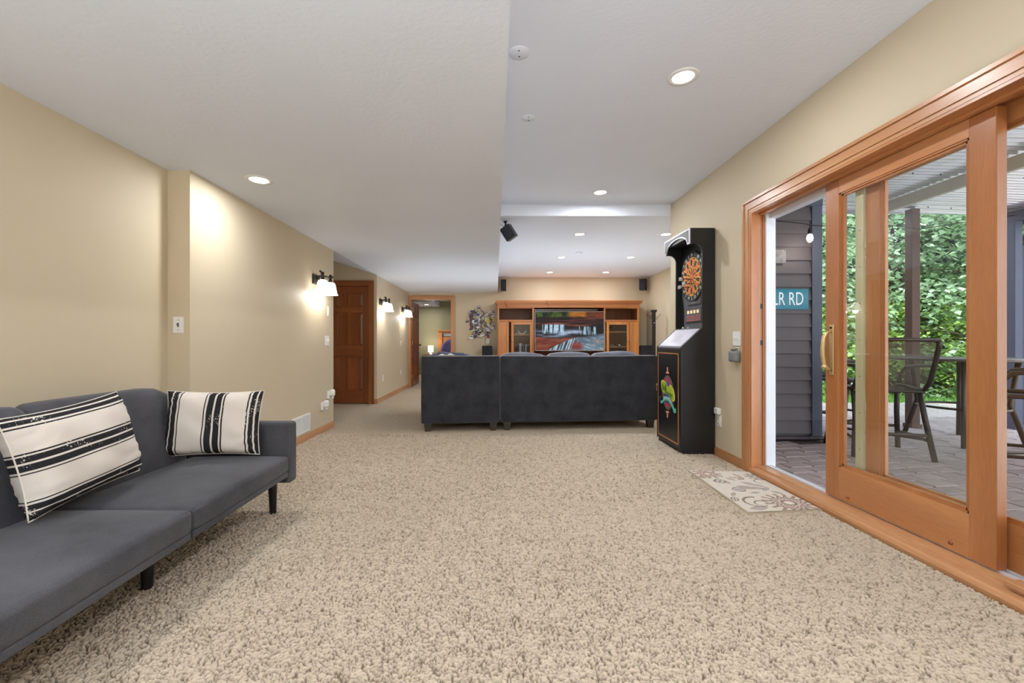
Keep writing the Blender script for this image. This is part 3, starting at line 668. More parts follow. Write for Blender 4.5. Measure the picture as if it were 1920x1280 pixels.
# ---------------------------------------------------------------- futon
fx, fz = -1.278, .38
FB, FY0, FYM, FY1 = .251, .95, 1.81, 2.655
t = thing('futon', 'long charcoal grey futon couch with black tapered legs along the wall', 'sofa', (-1.6, 1.8, 0))
def dome(ya, yb):
    def fn(x, y, z):
        if z > .34:
            u = (x+1.58)/.32; v = (y-(ya+yb)/2)/((yb-ya)/2)
            z += .024*max(0, 1-u*u)*max(0, 1-v**4)
        return (x, y, z)
    return fn
for (a, b_) in ((FY0, FYM-.003), (FYM+.003, FY1-.005)):
    s = mk('seat', MB().rbox(-1.88, fx, a, b_, FB+.03, fz, .022, 4, 14, fn=dome(a, b_)), mFuton, t)
    q = MB(); q.tube([(fx-.006, a+.02, fz-.010), (fx-.006, b_-.02, fz-.010)], .003, 6); q.tube([(-1.86, b_-.006, fz-.006), (fx-.03, b_-.006, fz-.006), (fx-.01, b_-.014, fz-.009)], .003, 6)
    mk('welt', q, mWelt, s)
    mk('base_rail', MB().rbox(-1.90, fx-.006, a+.002, b_-.002, FB, FB+.032, .008, 2, 1), mFuton, t)
def lean(x, y, z):
    return (x-(z-.40)*.24-.0, y, z)
for (a, b_, ra, rb) in ((FY0, FYM-.003, 1, 0), (FYM+.003, FY1-.055, 0, 1)):
    def bf(x, y, z, a=a, b_=b_, ra=ra, rb=rb):
        # rounded outer top corner
        if z > .60:
            R = .16; yy = y
            if rb and y > b_-R:
                d = (y-(b_-R))/R; z -= (z-.60)*.36*d**2.5
            if ra and y < a+R:
                d = ((a+R)-y)/R; z -= (z-.60)*.36*d**2.5
            e = min(abs(y-a), abs(b_-y))
            if e < .08 and not ((rb and y > (a+b_)/2) or (ra and y < (a+b_)/2)): z -= .012*(1-e/.08)**2
        v = (y-(a+b_)/2)/((b_-a)/2); zc = (z-.6)/.2
        x2 = x
        if x > -1.93: x2 = x+.018*max(0, 1-v**4)*max(0, 1-zc*zc)
        return lean(x2, y, z)
    mk('backrest', MB().rbox(-1.995, -1.865, a, b_, .34, .822, .045, 4, 12, fn=bf), mFuton, t)
for (y0_, y1_) in ((FY1, FY1+.09), (FY0-.095, FY0-.005)):
    mk('arm', MB().rbox(-1.98, fx+.004, y0_, y1_, .205, .585, .022, 3, 3), mFuton, t)
for (x, y) in ((-1.405, 2.755-.06), (-1.83, 2.69), (-1.405, .93), (-1.83, .93)):
    mk('leg', MB().cyl((x, y, 0), (x-.004, y, FB+.0), .019, .030, 4*4), mLegB, t)
for (x, y) in ((-1.53, 1.875), (-1.80, 1.875)): mk('leg', MB().cyl((x, y, 0), (x, y, FB+.002), .022, .028, 16), mLegB, t)

# cushions
def cushion(name, label, c, w_, h_, th, R, stripe, corner=.12):
    t = thing(name, label, 'pillow', c, 'striped throw pillows')
    N = 26; mb = MB(); vs = []; uv = []
    def prof(u, v): return (max(0, 1-abs(u)**3.2)*max(0, 1-abs(v)**3.2))**.42
    for side in (1, -1):
        for j in range(N+1):
            for i in range(N+1):
                u = -1+2*i/N; v = -1+2*j/N; sx_ = 1-.07*(1-abs(v)**2)*abs(u)**2; sz_ = 1-.07*(1-abs(u)**2)*abs(v)**2
                d = prof(u, v)*th/2; wr = .006*math.sin(7*u+3*v)*math.sin(5*v+side)*prof(u, v)+.007*math.sin(26*u*v+9*u)*abs(u*v)+.005*math.sin(30*u+4*v)*max(0, abs(v)-.6)*2+.005*math.sin(26*v+5*u)*max(0, abs(u)-.6)*2
                vs.append((u*w_/2*sx_, -side*(d+wr*(d > .01)), v*h_/2*sz_)); uv.append(((u+1)/2, (v+1)/2))
    fs = []; n1 = N+1
    for sidx in range(2):
        o = sidx*n1*n1
        for j in range(N):
            for i in range(N):
                q = [o+j*n1+i, o+j*n1+i+1, o+(j+1)*n1+i+1, o+(j+1)*n1+i]; fs.append(q if sidx == 0 else q[::-1])
    mb.add(vs, fs, 0, True)
    M = Matrix.Translation(c) @ R; W0 = W[t.name]
    mb.xf(M); o = mk('cover', mb, stripe, t)
    ul = o.data.uv_layers.new(name='UVMap')
    for lp in o.data.loops: ul.data[lp.index].uv = uv[lp.vertex_index]
    pp = []
    for k in range(81):
        a = 4*k/80; s = int(a) % 4; f = a-int(a); u, v = [(-1+2*f, -1), (1, -1+2*f), (1-2*f, 1), (-1, 1-2*f)][s]
        pp.append((u*w_/2*(1-.07*(1-abs(v)**2)*abs(u)**2), 0, v*h_/2*(1-.07*(1-abs(u)**2)*abs(v)**2)))
    mk('piping', MB().tube(pp, .003, 6).xf(M), mPiping, t)
    for (u, v) in ((1, 1), (-1, 1), (1, -1), (-1, -1)): pass
    return t
Rr = Matrix.Rotation(math.radians(13), 4, 'Z') @ Matrix.Rotation(math.radians(-9), 4, 'X') @ Matrix.Rotation(math.radians(1.5), 4, 'Y')
cushion('throw_pillow', 'striped pillow with upright stripes leaning on the futon arm', (-1.675, 2.54, .606), .52, .38, .16, Rr, mPilU)
Rl = Matrix.Rotation(math.radians(90), 4, 'Z') @ Matrix.Rotation(math.radians(-12), 4, 'X') @ Matrix.Rotation(math.radians(-5), 4, 'Y')
cushion('throw_pillow', 'striped pillow with lengthwise stripes leaning on the futon back', (-1.79, 1.83, .630), .51, .40, .20, Rl, mPilV)

# ---------------------------------------------------------------- sectional sofa (seen from behind)
ang = math.radians(4.8)
RS = Matrix.Translation((-.898, 5.135, 0)) @ Matrix.Rotation(ang, 4, 'Z')   # local: x along back, y toward TV
def sofa(name, label, xa, xb, depth, arms, backs, parent_group, leg_in=.05):
    t = bpy.data.objects.new(name, None); t.empty_display_size = .1
    link(t, None, RS @ Matrix.Translation(((xa+xb)/2, 0, 0))); tag(t, label, 'sofa', parent_group)
    def L(mb): return mb.xf(RS)
    def sag(x, y, z):
        f = (x-xa)/(xb-xa); 
        if z > .8: z -= .010*math.sin(PI*f)**2 if xb-xa > 1.2 else .004*math.sin(PI*f)**2
        return (x, y, z)
    mk('backrest', L(MB().rbox(xa, xb, 0, .20, .095, .915, .022, 3, 10, fn=sag)), mVelvet, t)
    mk('seat_base', L(MB().rbox(xa+.005, xb-.005, .19, depth, .095, .33, .02, 2, 2)), mVelvet, t)
    for (a, b_) in arms: mk('arm', L(MB().rbox(a, b_, .18, depth+.01, .095, .66, .04, 3, 3)), mVelvet, t)
    for (a, b_, z) in backs:
        def puff(x, y, zz, a=a, b_=b_, z=z):
            u = (x-(a+b_)/2)/((b_-a)/2)
            if zz > .7: zz -= .022*abs(u)**3+.008*math.sin(9*x)
            return (x, y, zz)
        mk('back_cushion', L(MB().rbox(a, b_, .16, .40, .46, z, .07, 4, 8, fn=puff)), mCush, t)
        mk('seat_cushion', L(MB().rbox(a, b_, .36, depth+.005, .32, .47, .04, 3, 3)), mVelvet, t)
    for lx in (xa+leg_in+.03, xb-leg_in-.03):
        for ly in (.05, depth-.07):
            mk('leg', L(MB().prism([(lx-.032, 0), (lx+.032, 0), (lx+.046, .098), (lx-.046, .098)], 'y', ly-.035, ly+.035)), mLegD, t)
    return t
s1 = sofa('sectional_sofa', 'shorter charcoal microfibre section of the sectional, beside the bedroom doorway', 0, .955, 1.55, [(0, .14)], [(.16, .94, .905)], 'sections of the charcoal sectional sofa')
s2 = sofa('sectional_sofa', 'wider charcoal microfibre section of the sectional, in front of the television', .968, 2.955, .98, [(2.80, 2.955)], [(.985, 1.575, .945), (1.585, 2.175, .95), (2.185, 2.785, .957)], 'sections of the charcoal sectional sofa')
# throw on the sofa
t = thing('throw_blanket', 'rumpled navy and white throw heaped on the sofa back near the doorway', 'blanket', (-.65, 5.45, .9))
def bl_fn(u, v):
    x = .05+u*.62; y = .16+v*.34
    e = min(u, 1-u, v, 1-v)*4; e = min(1, e)
    z = .895+.055*e*(.4+.9*abs(math.sin(9*u+4*v)))*(1-.55*u)+.012*math.sin(31*u+17*v)*e
    return RS @ Vector((x, y, z))
mk('cloth', MB().grid(bl_fn, 40, 16), mThrowB, t)
def bl2(u, v):
    x = .20+u*.20; y = .17+v*.16; e = min(1, min(u, 1-u, v, 1-v)*4)
    return RS @ Vector((x, y, .918+.024*e*(.6+.4*math.sin(8*u+3*v))))
mk('patterned_fold', MB().grid(bl2, 24, 10), mPiping, t, 'white fold with small pattern')

# ---------------------------------------------------------------- entertainment centre
F = 9.62; BK = 10.135
t = thing('entertainment_center', 'honey wood wall cabinet with stepped crown around the television', 'cabinet', (1.66, 9.9, 0))
def tower(xa, xb, glass, solid, shelves, knob_g, knob_s, mirror):
    cb = MB()
    cb.box(xa, xa+.02, F+.02, BK, .08, 1.86).box(xb-.02, xb, F+.02, BK, .08, 1.86).box(xa, xb, BK-.012, BK, .08, 1.86)
    cb.box(xa, xb, F+.02, BK, 1.555, 1.575).box(xa, xb, F+.02, BK, 1.84, 1.86).box(xa, xb, F+.02, BK, .70, .72)
    o = mk('carcass', cb, mCabIn, t)
    ff = MB()
    ff.box(xa-.004, xa+.032, F, F+.022, .08, 1.86, b=.002).box(xb-.04, xb+.004, F, F+.022, .08, 1.86, b=.002)
    mk('face_frame', ff, mCabZ, t)
    for (p, q) in ((1.535, 1.578), (1.832, 1.86), (.66, .72)): mk('face_rail', MB().box(xa+.032, xb-.04, F+.001, F+.022, p, q), mCabX, t)
    for z in shelves: mk('shelf', MB().box(glass[0]-.02, glass[1]+.02, F+.03, BK-.02, z-.009, z+.009), mCabX, t)
    a, b_ = glass
    dz0, dz1 = .73, 1.53
    g = mk('glass_door', MB().box(a, a+.055, F-.02, F, dz0, dz1, b=.003).box(b_-.055, b_, F-.02, F, dz0, dz1, b=.003).box(a+.055, b_-.055, F-.019, F, dz1-.06, dz1).box(a+.055, b_-.055, F-.019, F, dz0, dz0+.06), mCabZ, t)
    mk('glass_pane', MB().box(a+.05, b_-.05, F-.012, F-.008, dz0+.05, dz1-.05), mGlassC, g)
    mk('knob', MB().ball((knob_g, F-.035, 1.11), .017).cyl((knob_g, F-.03, 1.11), (knob_g, F-.018, 1.11), .007), mNickel, g)
    a, b_ = solid
    g = mk('cabinet_door', MB().box(a, a+.05, F-.02, F, dz0, dz1, b=.003).box(b_-.05, b_, F-.02, F, dz0, dz1, b=.003).box(a+.05, b_-.05, F-.019, F, dz1-.055, dz1).box(a+.05, b_-.05, F-.019, F, dz0, dz0+.055), mCabZ, t)
    mk('door_panel', MB().box(a+.045, b_-.045, F-.010, F-.002, dz0+.05, dz1-.05).box(a+.065, b_-.065, F-.015, F-.01, dz0+.075, dz1-.075), mCabZ, g)
    mk('knob', MB().ball((knob_s, F-.035, 1.11), .015).cyl((knob_s, F-.03, 1.11), (knob_s, F-.018, 1.11), .007), mNickel, g)
    for (da, db, k) in ((xa+.01, (xa+xb)/2-.004, 1), ((xa+xb)/2+.004, xb-.01, -1)):
        g = mk('cabinet_door', MB().box(da, da+.05, F-.02, F, .12, .65).box(db-.05, db, F-.02, F, .12, .65).box(da+.05, db-.05, F-.019, F, .60, .65).box(da+.05, db-.05, F-.019, F, .12, .17), mCabZ, t)
        mk('door_panel', MB().box(da+.045, db-.045, F-.012, F-.004, .165, .605), mCabZ, g)
        kx = db-.02 if k > 0 else da+.02
        mk('knob', MB().ball((kx, F-.035, .5), .015), mNickel, g)
tower(.052, .868, (.355, .830), (.072, .300), (1.243,), .378, .177, 0)
tower(2.447, 3.237, (2.502, 3.012), (3.022, 3.222), (1.308, .966), 2.985, 3.122, 1)
mk('recess_back', MB().box(.868, 2.447, BK-.015, BK, .1, 1.86), mCabIn, t)
mk('console', MB().box(.87, 2.445, F-.04, BK-.016, .08, .60, b=.004).box(.868, 2.447, F-.06, BK-.016, .60, .63, b=.004), mCabX, t)
for k in range(3):
    a = .89+k*.515; g = mk('cabinet_door', MB().box(a, a+.5, F-.06, F-.041, .14, .58, b=.003), mCabZ, t); mk('knob', MB().ball((a+.25, F-.075, .5), .015), mNickel, g)
mk('plinth', MB().box(.06, 3.23, F+.02, BK, 0, .08), mCabX, t)
def crown(xa, xb, d):
    y = F-d; mb = MB()
    for (dz0, dz1, ex) in ((1.85, 1.868, .016), (1.868, 1.92, .004), (1.92, 1.94, .022), (1.94, 1.96, .05), (1.96, 1.985, .075), (1.985, 2.008, .088)):
        mb.prism([(xa-ex*.5, y-ex), (xb+ex*.5, y-ex), (xb+ex*.5, BK), (xa-ex*.5, BK)], 'z', dz0, dz1)
    return mb
for (a, b_, d) in ((.04, .28, .0), (.262, 1.19, .04), (1.185, 2.115, .075), (2.11, 2.985, .04), (2.965, 3.25, .0)): mk('crown_molding', crown(a, b_, d), mCabX, t)
dn = MB()
for k in range(30): x = 1.21+k*.0305; dn.box(x, x+.015, F-.094, F-.085, 1.89, 1.915)
mk('dentil_row', dn, mCabX, t, kind='stuff')
mk('light_strip', MB().box(.89, 2.33, F+.15, F+.18, 1.80, 1.825), mMarquee, t, 'pale metal strip above the screen')

# television
def tv_paint(U, V):
    T = 1-V; u = U
    n1 = fbm(u*7, T*16, 3); n2 = fbm(u*3, T*30, 9); n3 = fbm(u*22, T*22, 17)
    def C(r, g, b): return np.array(lin((r, g, b)))
    img = np.zeros(u.shape+(3,)); img[:] = C(26, 20, 18)
    def mixc(mask, c):
        nonlocal img
        mask = np.clip(mask, 0, 1)[..., None]; img = img*(1-mask)+np.array(c)*mask
    def sst(a, b, x): z = np.clip((x-a)/(b-a), 0, 1); return z*z*(3-2*z)
    top = 1-sst(.10, .16, T+(n1-.5)*.06)
    mixc(top*(1-sst(.40, .55, u))*sst(.35, .6, n3), C(66, 86, 24)); mixc(top*sst(.45, .55, u)*(1-sst(.70, .78, u)), C(170, 104, 30)); mixc((1-sst(.16, .22, T))*sst(.70, .78, u)*sst(.3, .6, n2), C(116, 54, 32))
    mixc(sst(.16, .2, T)*(1-sst(.28, .36, T))*sst(.5, .72, n2), C(84, 40, 38))
    led = np.exp(-((T-(.30+.08*u*u+.02*n1))/.035)**2); mixc(led*.8*sst(.35, .6, n2), C(150, 78, 62))
    low = sst(.62, .68, T-.06*np.sin(u*5)); mixc(low*(1-sst(.5, .62, u)), C(120, 54, 42)); mixc(low*(1-sst(.5, .62, u))*sst(.4, .7, n1), C(136, 74, 56))
    # upper falls
    st = vnoise(u*90, T*3, 5)
    f1 = sst(.09, .13, u)*(1-sst(.40, .43, u))*sst(.32, .35, T)*(1-sst(.52, .60, T)); mixc(f1*sst(.35, .7, st), C(176, 206, 226))
    f2 = sst(.56, .60, u)*(1-sst(.88, .92, u))*sst(.37+.0, .42, T)*(1-sst(.56, .62, T)); mixc(f2*sst(.5, .8, st), C(160, 190, 210))
    pool = np.exp(-((T-(.56+.10*u*u*0+.03*np.sin(u*7)))/.06)**2)*(1-sst(.55, .8, u)); mixc(pool*sst(.25, .7, fbm(u*5, T*26, 31))*.95, C(176, 192, 222))
    mixc(sst(.66, .72, T)*(1-sst(.46, .62, u))*0, C(150, 50, 34))
    # right river
    riv = sst(.58, .72, T+.25*(u-.8))*sst(.52, .70, u+.25*(T-.7)); sr = fbm(u*4+T*9, T*60-u*34, 41)
    mixc(riv, C(92, 112, 126)); mixc(riv*sst(.40, .8, sr)*.8, C(160, 184, 200)); mixc(riv*sst(.5, .7, fbm(u*6, T*20-u*10, 51))*sst(.78, .95, u), C(206, 140, 70))
    # curved lower fall
    edge = .66+.95*(np.clip(.64-u, 0, 1))**1.5*1.15; band = sst(0, .02, T-edge)*(1-sst(.10+.22*u*.9, .2+.25*u, T-edge))*sst(.10, .16, u)*(1-sst(.63, .68, u+.0*T))
    st2 = vnoise(u*70+T*14, T*2, 61); mixc(band, C(70, 74, 84)); mixc(band*sst(.3, .65, st2), C(170, 198, 214))
    rk = np.exp(-(((u-.60-.12*(T-.85))/.10)**2+((T-.9)/.11)**2)**2); mixc(rk, C(136, 62, 58))
    img *= (.45+.75*n3+.25*fbm(u*50, T*60, 91))[..., None]
    return np.clip(img*1.0, 0, 1)
tx0, tx1, tz0, tz1 = .885, 2.435, .888, 1.765; TY = F-.06
tv = thing('television', 'large flat television showing a rocky stream with waterfalls', 'television', (1.66, TY, .63))
mk('bezel', MB().box(tx0, tx1, TY, TY+.045, tz0, tz1, b=.003), mBlackGl, tv)
mk('silver_edge', MB().box(tx0-.003, tx1+.003, TY-.003, TY+.01, tz0-.006, tz0+.009).box(tx0-.003, tx0+.006, TY-.003, TY+.01, tz0, tz1).box(tx1-.006, tx1+.003, TY-.003, TY+.01, tz0, tz1).box(tx0, tx1, TY-.003, TY+.01, tz1-.007, tz1), mMarquee, tv)
painted('screen', tv_paint, lambda u, v: (tx0+.008+u*(tx1-tx0-.016), TY-.0015, tz0+.011+v*(tz1-tz0-.02)), 300, 170, M_attr('screen_glow', .45, .95), tv)
mk('stand', MB().box(1.2, 1.3, TY-.09, TY+.14, .63, .645).box(2.02, 2.12, TY-.09, TY+.14, .63, .645).box(1.24, 1.26, TY+.01, TY+.04, .64, .9).box(2.06, 2.08, TY+.01, TY+.04, .64, .9), mBlackPl, tv)
t = thing('soundbar', 'low black soundbar on the console under the television', 'soundbar', (1.66, 9.55, .63)); mk('body', MB().rbox(1.32, 2.0, 9.585, 9.665, .635, .70, .012, 2), mBlackPl, t); mk('grille', MB().box(1.335, 1.985, 9.583, 9.586, .643, .692), mGrille, t)
# display items in the cabinet
t = thing('deer_antler', 'pale deer antler on the cabinet shelf behind glass', 'antler', (.6, 9.8, 1.252))
an = MB(); an.tube([(.50, 9.8, 1.30), (.55, 9.78, 1.275), (.62, 9.77, 1.268), (.68, 9.78, 1.285), (.71, 9.8, 1.34), (.70, 9.8, 1.37)], [.008, .012, .013, .012, .008, .003], 8)
mk('main_beam', an, mPiping, t)
for (a, b_) in (((.55, 9.78, 1.275), (.53, 9.79, 1.36)), ((.58, 9.775, 1.272), (.50, 9.82, 1.345)), ((.67, 9.78, 1.28), (.66, 9.80, 1.35))): mk('tine', MB().cyl(a, b_, .009, .002, 8), mPiping, t)
for (x, r, h_, lab) in ((.565, .055, .33, 'taller silver pitcher at the bottom of the glass cabinet'), (.70, .04, .30, 'slim silver pitcher at the bottom of the glass cabinet')):
    t = thing('silver_pitcher', lab, 'pitcher', (x, 9.78, .72)); mk('body', MB().lathe([(0, .002), (r, .002), (r, .02), (r*.85, h_*.6), (r*.7, h_*.95), (r*.75, h_), (0, h_)], (x, 9.78, .72+.0), 18), mMarquee, t)
    mk('handle', MB().tube([(x+r*.7, 9.78, .72+h_*.9), (x+r*1.4, 9.78, .72+h_*.8), (x+r*1.4, 9.78, .72+h_*.4), (x+r*.8, 9.78, .72+h_*.3)], .006, 6), mNickel, t)
def bowl(x, y, z, r, lab, m=mGlassC):
    t = thing('glass_bowl', lab, 'bowl', (x, y, z)); mk('body', MB().lathe([(0, .003), (r*.5, .003), (r*.9, r*.5), (r, r*.8), (r*.94, r*.8), (r*.5, .01), (0, .01)], (x, y, z), 16), m, t)
    mk('foot', MB().lathe([(0, 0), (r*.5, 0), (r*.45, .004), (0, .004)], (x, y, z), 16), m, t)
bowl(.475, 9.75, 1.252, .035, 'small clear bowl beside the antler on the cabinet shelf', mMarquee)
bowl(2.66, 9.78, .975, .05, 'clear bowl on the lower shelf behind the right glass door', mMarquee)
t = thing('small_camera', 'small dark camera with a pale screen on the lower shelf behind the glass door', 'camera', (2.83, 9.78, .975)); mk('body', MB().rbox(2.79, 2.88, 9.76, 9.80, .976, 1.03, .008, 2), mBlackPl, t); mk('screen', MB().box(2.81, 2.86, 9.757, 9.7605, .99, 1.02), mAquaL, t)
t = thing('wine_bottle', 'dark slim bottle on the upper shelf behind the glass door', 'bottle', (2.66, 9.85, 1.317)); mk('body', MB().lathe([(0, 0), (.03, 0), (.03, .10), (.012, .13), (.011, .15), (0, .15)], (2.66, 9.85, 1.317), 12), mBlackGl, t); mk('cap', MB().cyl((2.66, 9.85, 1.467), (2.66, 9.85, 1.475), .013), mNickel, t)

# speakers
def speaker(name, lab, xa, xb, ya, yb, za, zb, group=None, rz=0, roll=0, tilt=0):
    c = ((xa+xb)/2, (ya+yb)/2, (za+zb)/2); t = thing(name, lab, 'speaker', c, group)
    R = Matrix.Translation(c) @ Matrix.Rotation(rz, 4, 'Z') @ Matrix.Rotation(roll, 4, 'Y') @ Matrix.Rotation(tilt, 4, 'X') @ Matrix.Translation((-c[0], -c[1], -c[2]))
    mk('cabinet', MB().box(xa, xb, ya, yb, za, zb, b=.006).xf(R), mBlackPl, t)
    mk('grille', MB().rbox(xa+.012, xb-.012, ya-.012, ya+.002, za+.015, zb-.015, .005, 2).xf(R), mGrille, t)
    return t
speaker('floor_speaker', 'charcoal floor speaker standing against the beige wall by the wooden cabinet', -.305, -.07, 9.68, 9.98, .03, .995)
mk('foot', MB().box(-.31, -.065, 9.70, 9.96, 0, .03), mBlackPl, bpy.data.objects['floor_speaker'])
sp3 = speaker('floor_speaker', 'wide floor speaker with grey cloth front in the corner beside the coat stand', 3.26, 3.57, 9.6, 9.98, .03, 1.0)
mk('foot', MB().box(3.26, 3.57, 9.62, 9.96, 0, .03), mBlackPl, sp3)
ws = speaker('wall_speaker', 'small black wall speaker tucked beside the soffit end', .125, .25, 9.93, 10.07, 2.275, 2.535)
mk('bracket', MB().cyl((.1875, 10.07, 2.4), (.1875, YB, 2.4), .02), mBlackM, ws)
ws = speaker('wall_speaker', 'small black wall speaker angled in the far room corner', 3.36, 3.50, 9.84, 9.99, 2.28, 2.54, rz=math.radians(-35))
mk('bracket', MB().cyl((3.45, 9.95, 2.42), (3.54, YB, 2.44), .02), mBlackM, ws)
cs_ = speaker('ceiling_speaker', 'black box speaker hanging tilted from the ceiling by the soffit edge', .10, .235, 5.28, 5.42, 2.365, 2.54, roll=math.radians(-30), rz=math.radians(-24), tilt=math.radians(14))
mk('ceiling_mount', MB().lathe([(0, -.022), (.018, -.02), (.024, 0)], (.125, 5.38, HB), 12).cyl((.125, 5.38, HB-.01), (.13, 5.37, 2.54), .011).ball((.13, 5.37, 2.545), .018), mBlackM, cs_)
mk('cable', MB().tube([(XS+.01, 5.4, 2.58), (.09, 5.39, 2.55), (.12, 5.38, 2.52)], .003, 5), mBlackM, cs_)
# coat stand
t = thing('coat_stand', 'tall black square-post coat stand with metal hooks by the side wall', 'coat rack', (3.34, 9.0, 0))
cx, cyy = 3.34, 9.0
mk('post', MB().box(cx-.03, cx+.03, cyy-.03, cyy+.03, .06, 1.70, b=.004), mBlackPl, t)
mk('cap', MB().prism([(cx-.03, 1.70), (cx+.03, 1.70), (cx+.052, 1.738), (cx+.052, 1.755), (cx-.052, 1.755), (cx-.052, 1.738)], 'y', cyy-.05, cyy+.05), mBlackPl, t)
for a in range(4):
    dx, dy = ((1, 0), (-1, 0), (0, 1), (0, -1))[a]
    mk('foot', MB().tube([(cx, cyy, .08), (cx+dx*.12, cyy+dy*.12, .06), (cx+dx*.24, cyy+dy*.24, .015)], [.03, .025, .016], 8), mBlackPl, t)
    if a != 3:
        mk('hook', MB().tube([(cx+dx*.03, cyy+dy*.03, 1.60), (cx+dx*.08, cyy+dy*.08, 1.61), (cx+dx*.12, cyy+dy*.12, 1.63), (cx+dx*.135, cyy+dy*.135, 1.655)], .005, 6).ball((cx+dx*.135, cyy+dy*.135, 1.66), .009, 8)
           .tube([(cx+dx*.03, cyy+dy*.03, 1.57), (cx+dx*.06, cyy+dy*.06, 1.56), (cx+dx*.08, cyy+dy*.08, 1.58)], .005, 6).ball((cx+dx*.08, cyy+dy*.08, 1.585), .009, 8), mBlackM, t)
mk('hook_plate', MB().ball((cx, cyy-.034, 1.48), .014, 8), mNickel, t, 'small nickel knob')

# ---------------------------------------------------------------- card rack on back wall
kx = 79.0
def bw(px, py): return ((px-929)/kx, YB, 1.09+(640-py)/kx)
t = thing('wall_rack', 'black criss-cross wire rack crowded with cards and lanyards', 'rack', (-.33, YB, 1.5))
def bar(p, q):
    a = bw(*p); b_ = bw(*q); return MB().cyl((a[0], YB-.012, a[2]), (b_[0], YB-.012, b_[2]), .0075, n=6)
for p, q in (((882, 592), (915, 625)), ((890, 584), (921, 615)), ((901, 580), (924, 603)), ((880, 603), (907, 630)), ((884, 618), (900, 628)), ((879, 600), (896, 583)), ((880, 618), (911, 584)), ((888, 622), (921, 588)), ((898, 628), (923, 602)), ((908, 630), (924, 614))):
    mk('bar', bar(p, q), mBlackM, t)
pal = [(232, 230, 226), (214, 210, 204), (240, 238, 230), (60, 66, 80), (120, 96, 84), (200, 196, 200), (170, 160, 150), (44, 44, 48), (150, 140, 160), (226, 220, 210)]
PM = [M_plain('card_print_%d' % i, c, .4, var=.25, vs=60) for i, c in enumerate(pal)]
mStrap = M_fabric('lanyard_ribbon', (96, 76, 84), (130, 104, 110), 300)
def card(px, py, w_, h_, rot, m, lab, name='lanyard_card', cat='card', group='cards hung on the criss-cross rack', d=0, strap=True):
    c = bw(px, py); y = YB-.022-d; tt = thing(name, lab, cat, (c[0], y, c[2]), group)
    R = Matrix.Translation((c[0], y, c[2])) @ Matrix.Rotation(rot, 4, 'Y')
    ww, hh = w_/kx/2, h_/kx/2
    mk('card_face', MB().box(-ww, ww, -.002, .002, -hh, hh, b=.0008).xf(R), m, tt)
    if strap: mk('printed_band', MB().box(-ww*.8, ww*.8, -.0032, -.002, hh*.15, hh*.65).xf(R), random.choice(PM), tt)
    return tt
pnm = ['white', 'light grey', 'ivory', 'navy', 'brown', 'silver', 'taupe', 'black', 'lilac grey', 'cream']; used = set()
def cname(px, py, rot, m, w_):
    v = ['topmost', 'upper', 'middle', 'lower', 'bottom'][min(4, max(0, int((py-578)/10.6)))]; h_ = ['doorway', 'centre', 'cabinet'][min(2, max(0, int((px-879)/15.8)))]
    tl = 'steeply tilted' if abs(rot) > .5 else ('slightly tilted' if abs(rot) > .15 else 'nearly upright')
    s_ = '%s %s card in the %s %s of the wire rack' % (tl, pnm[PM.index(m)], v, {'doorway': 'doorway side', 'centre': 'centre', 'cabinet': 'cabinet side'}[h_])
    for e in ('', ', wider one', ', narrower one', ', hung in front'):
        if s_+e not in used: used.add(s_+e); return s_+e
    return s_
rs = random.Random(5)
for i in range(64):
    while True:
        px = rs.uniform(881, 924); py = rs.uniform(582, 629)
        if abs(px-902)/24+abs(py-605)/27 < 1.55: break
    w_, h_, ro, m_ = rs.uniform(3.8, 6.2), rs.uniform(4.6, 7.6), rs.uniform(-.8, .8), rs.choice(PM)
    card(px, py, w_, h_, ro, m_, cname(px, py, ro, m_, w_), d=.004*(i % 9))
mBlueC = M_plain('card_blue', (40, 84, 140), .4, var=.2, vs=40); mYelC = M_plain('card_yellow', (216, 186, 50), .4, var=.1); mRedC = M_plain('pennant_red', (190, 50, 48), .6)
mGreyPr = M_plain('card_slate', (96, 92, 110), .5, var=.2, vs=40)
card(915, 601, 4.4, 12, .15, mYelC, 'bright yellow card hung in the rack', strap=False, d=.045)
card(896, 590, 6, 4.5, .1, mBlueC, 'upper blue and white card in the rack', d=.045); card(893, 602, 5, 4.5, -.3, mBlueC, 'lower blue card in the rack', d=.045)
card(898, 576, 5.5, 6, -.2, mGreyPr, 'slate card standing up at the very top of the rack', d=.01)
card(876, 603, 6, 3.2, -.15, mGreyPr, 'dark card sticking out furthest from the rack, on the doorway side', d=.01)
card(926, 584, 4, 4.5, .5, mGreyPr, 'dark card sticking out high on the cabinet side of the rack', d=.01)
card(926, 609, 3.4, 6, .1, mGreyPr, 'dark card hanging out lower on the cabinet side of the rack', d=.01)
card(925, 600, 3, 6, .5, mYelC, 'small yellow tag on the cabinet side of the rack', strap=False, d=.02)
card(883.5, 632, 7.5, 8.5, .05, PM[0], 'large white card hanging at the bottom corner of the rack on the doorway side', d=.015)
card(891, 629, 6, 8, -.1, PM[3], 'dark and white card beside the large white one at the bottom of the rack', d=.01)
card(882, 624, 5.5, 5, .3, mYelC, 'pale yellow card above the large white card', strap=False, d=.02)
for (px, py, w_, L_, lab) in ((884, 601, 4.5, 34, 'long mauve lanyard ribbon bunch hanging on the doorway side of the rack'),):
    c = bw(px, py); tt = thing('lanyard_bunch', lab, 'lanyard', (c[0], YB, c[2]))
    for k in range(6):
        x = c[0]+(k-2.5)*.012; mk('ribbon', MB().tube([(x+.02, YB-.03, c[2]+.24), (x-.015, YB-.045, c[2]+.1), (x, YB-.04, c[2]-.08), (x*.5+c[0]*.5+.01, YB-.03, c[2]-.24)], .009, 6), mStrap, tt)
c = bw(914.5, 636); tt = thing('pennant', 'white and red pennant hanging from the bottom of the rack', 'pennant', (c[0], YB, c[2]))
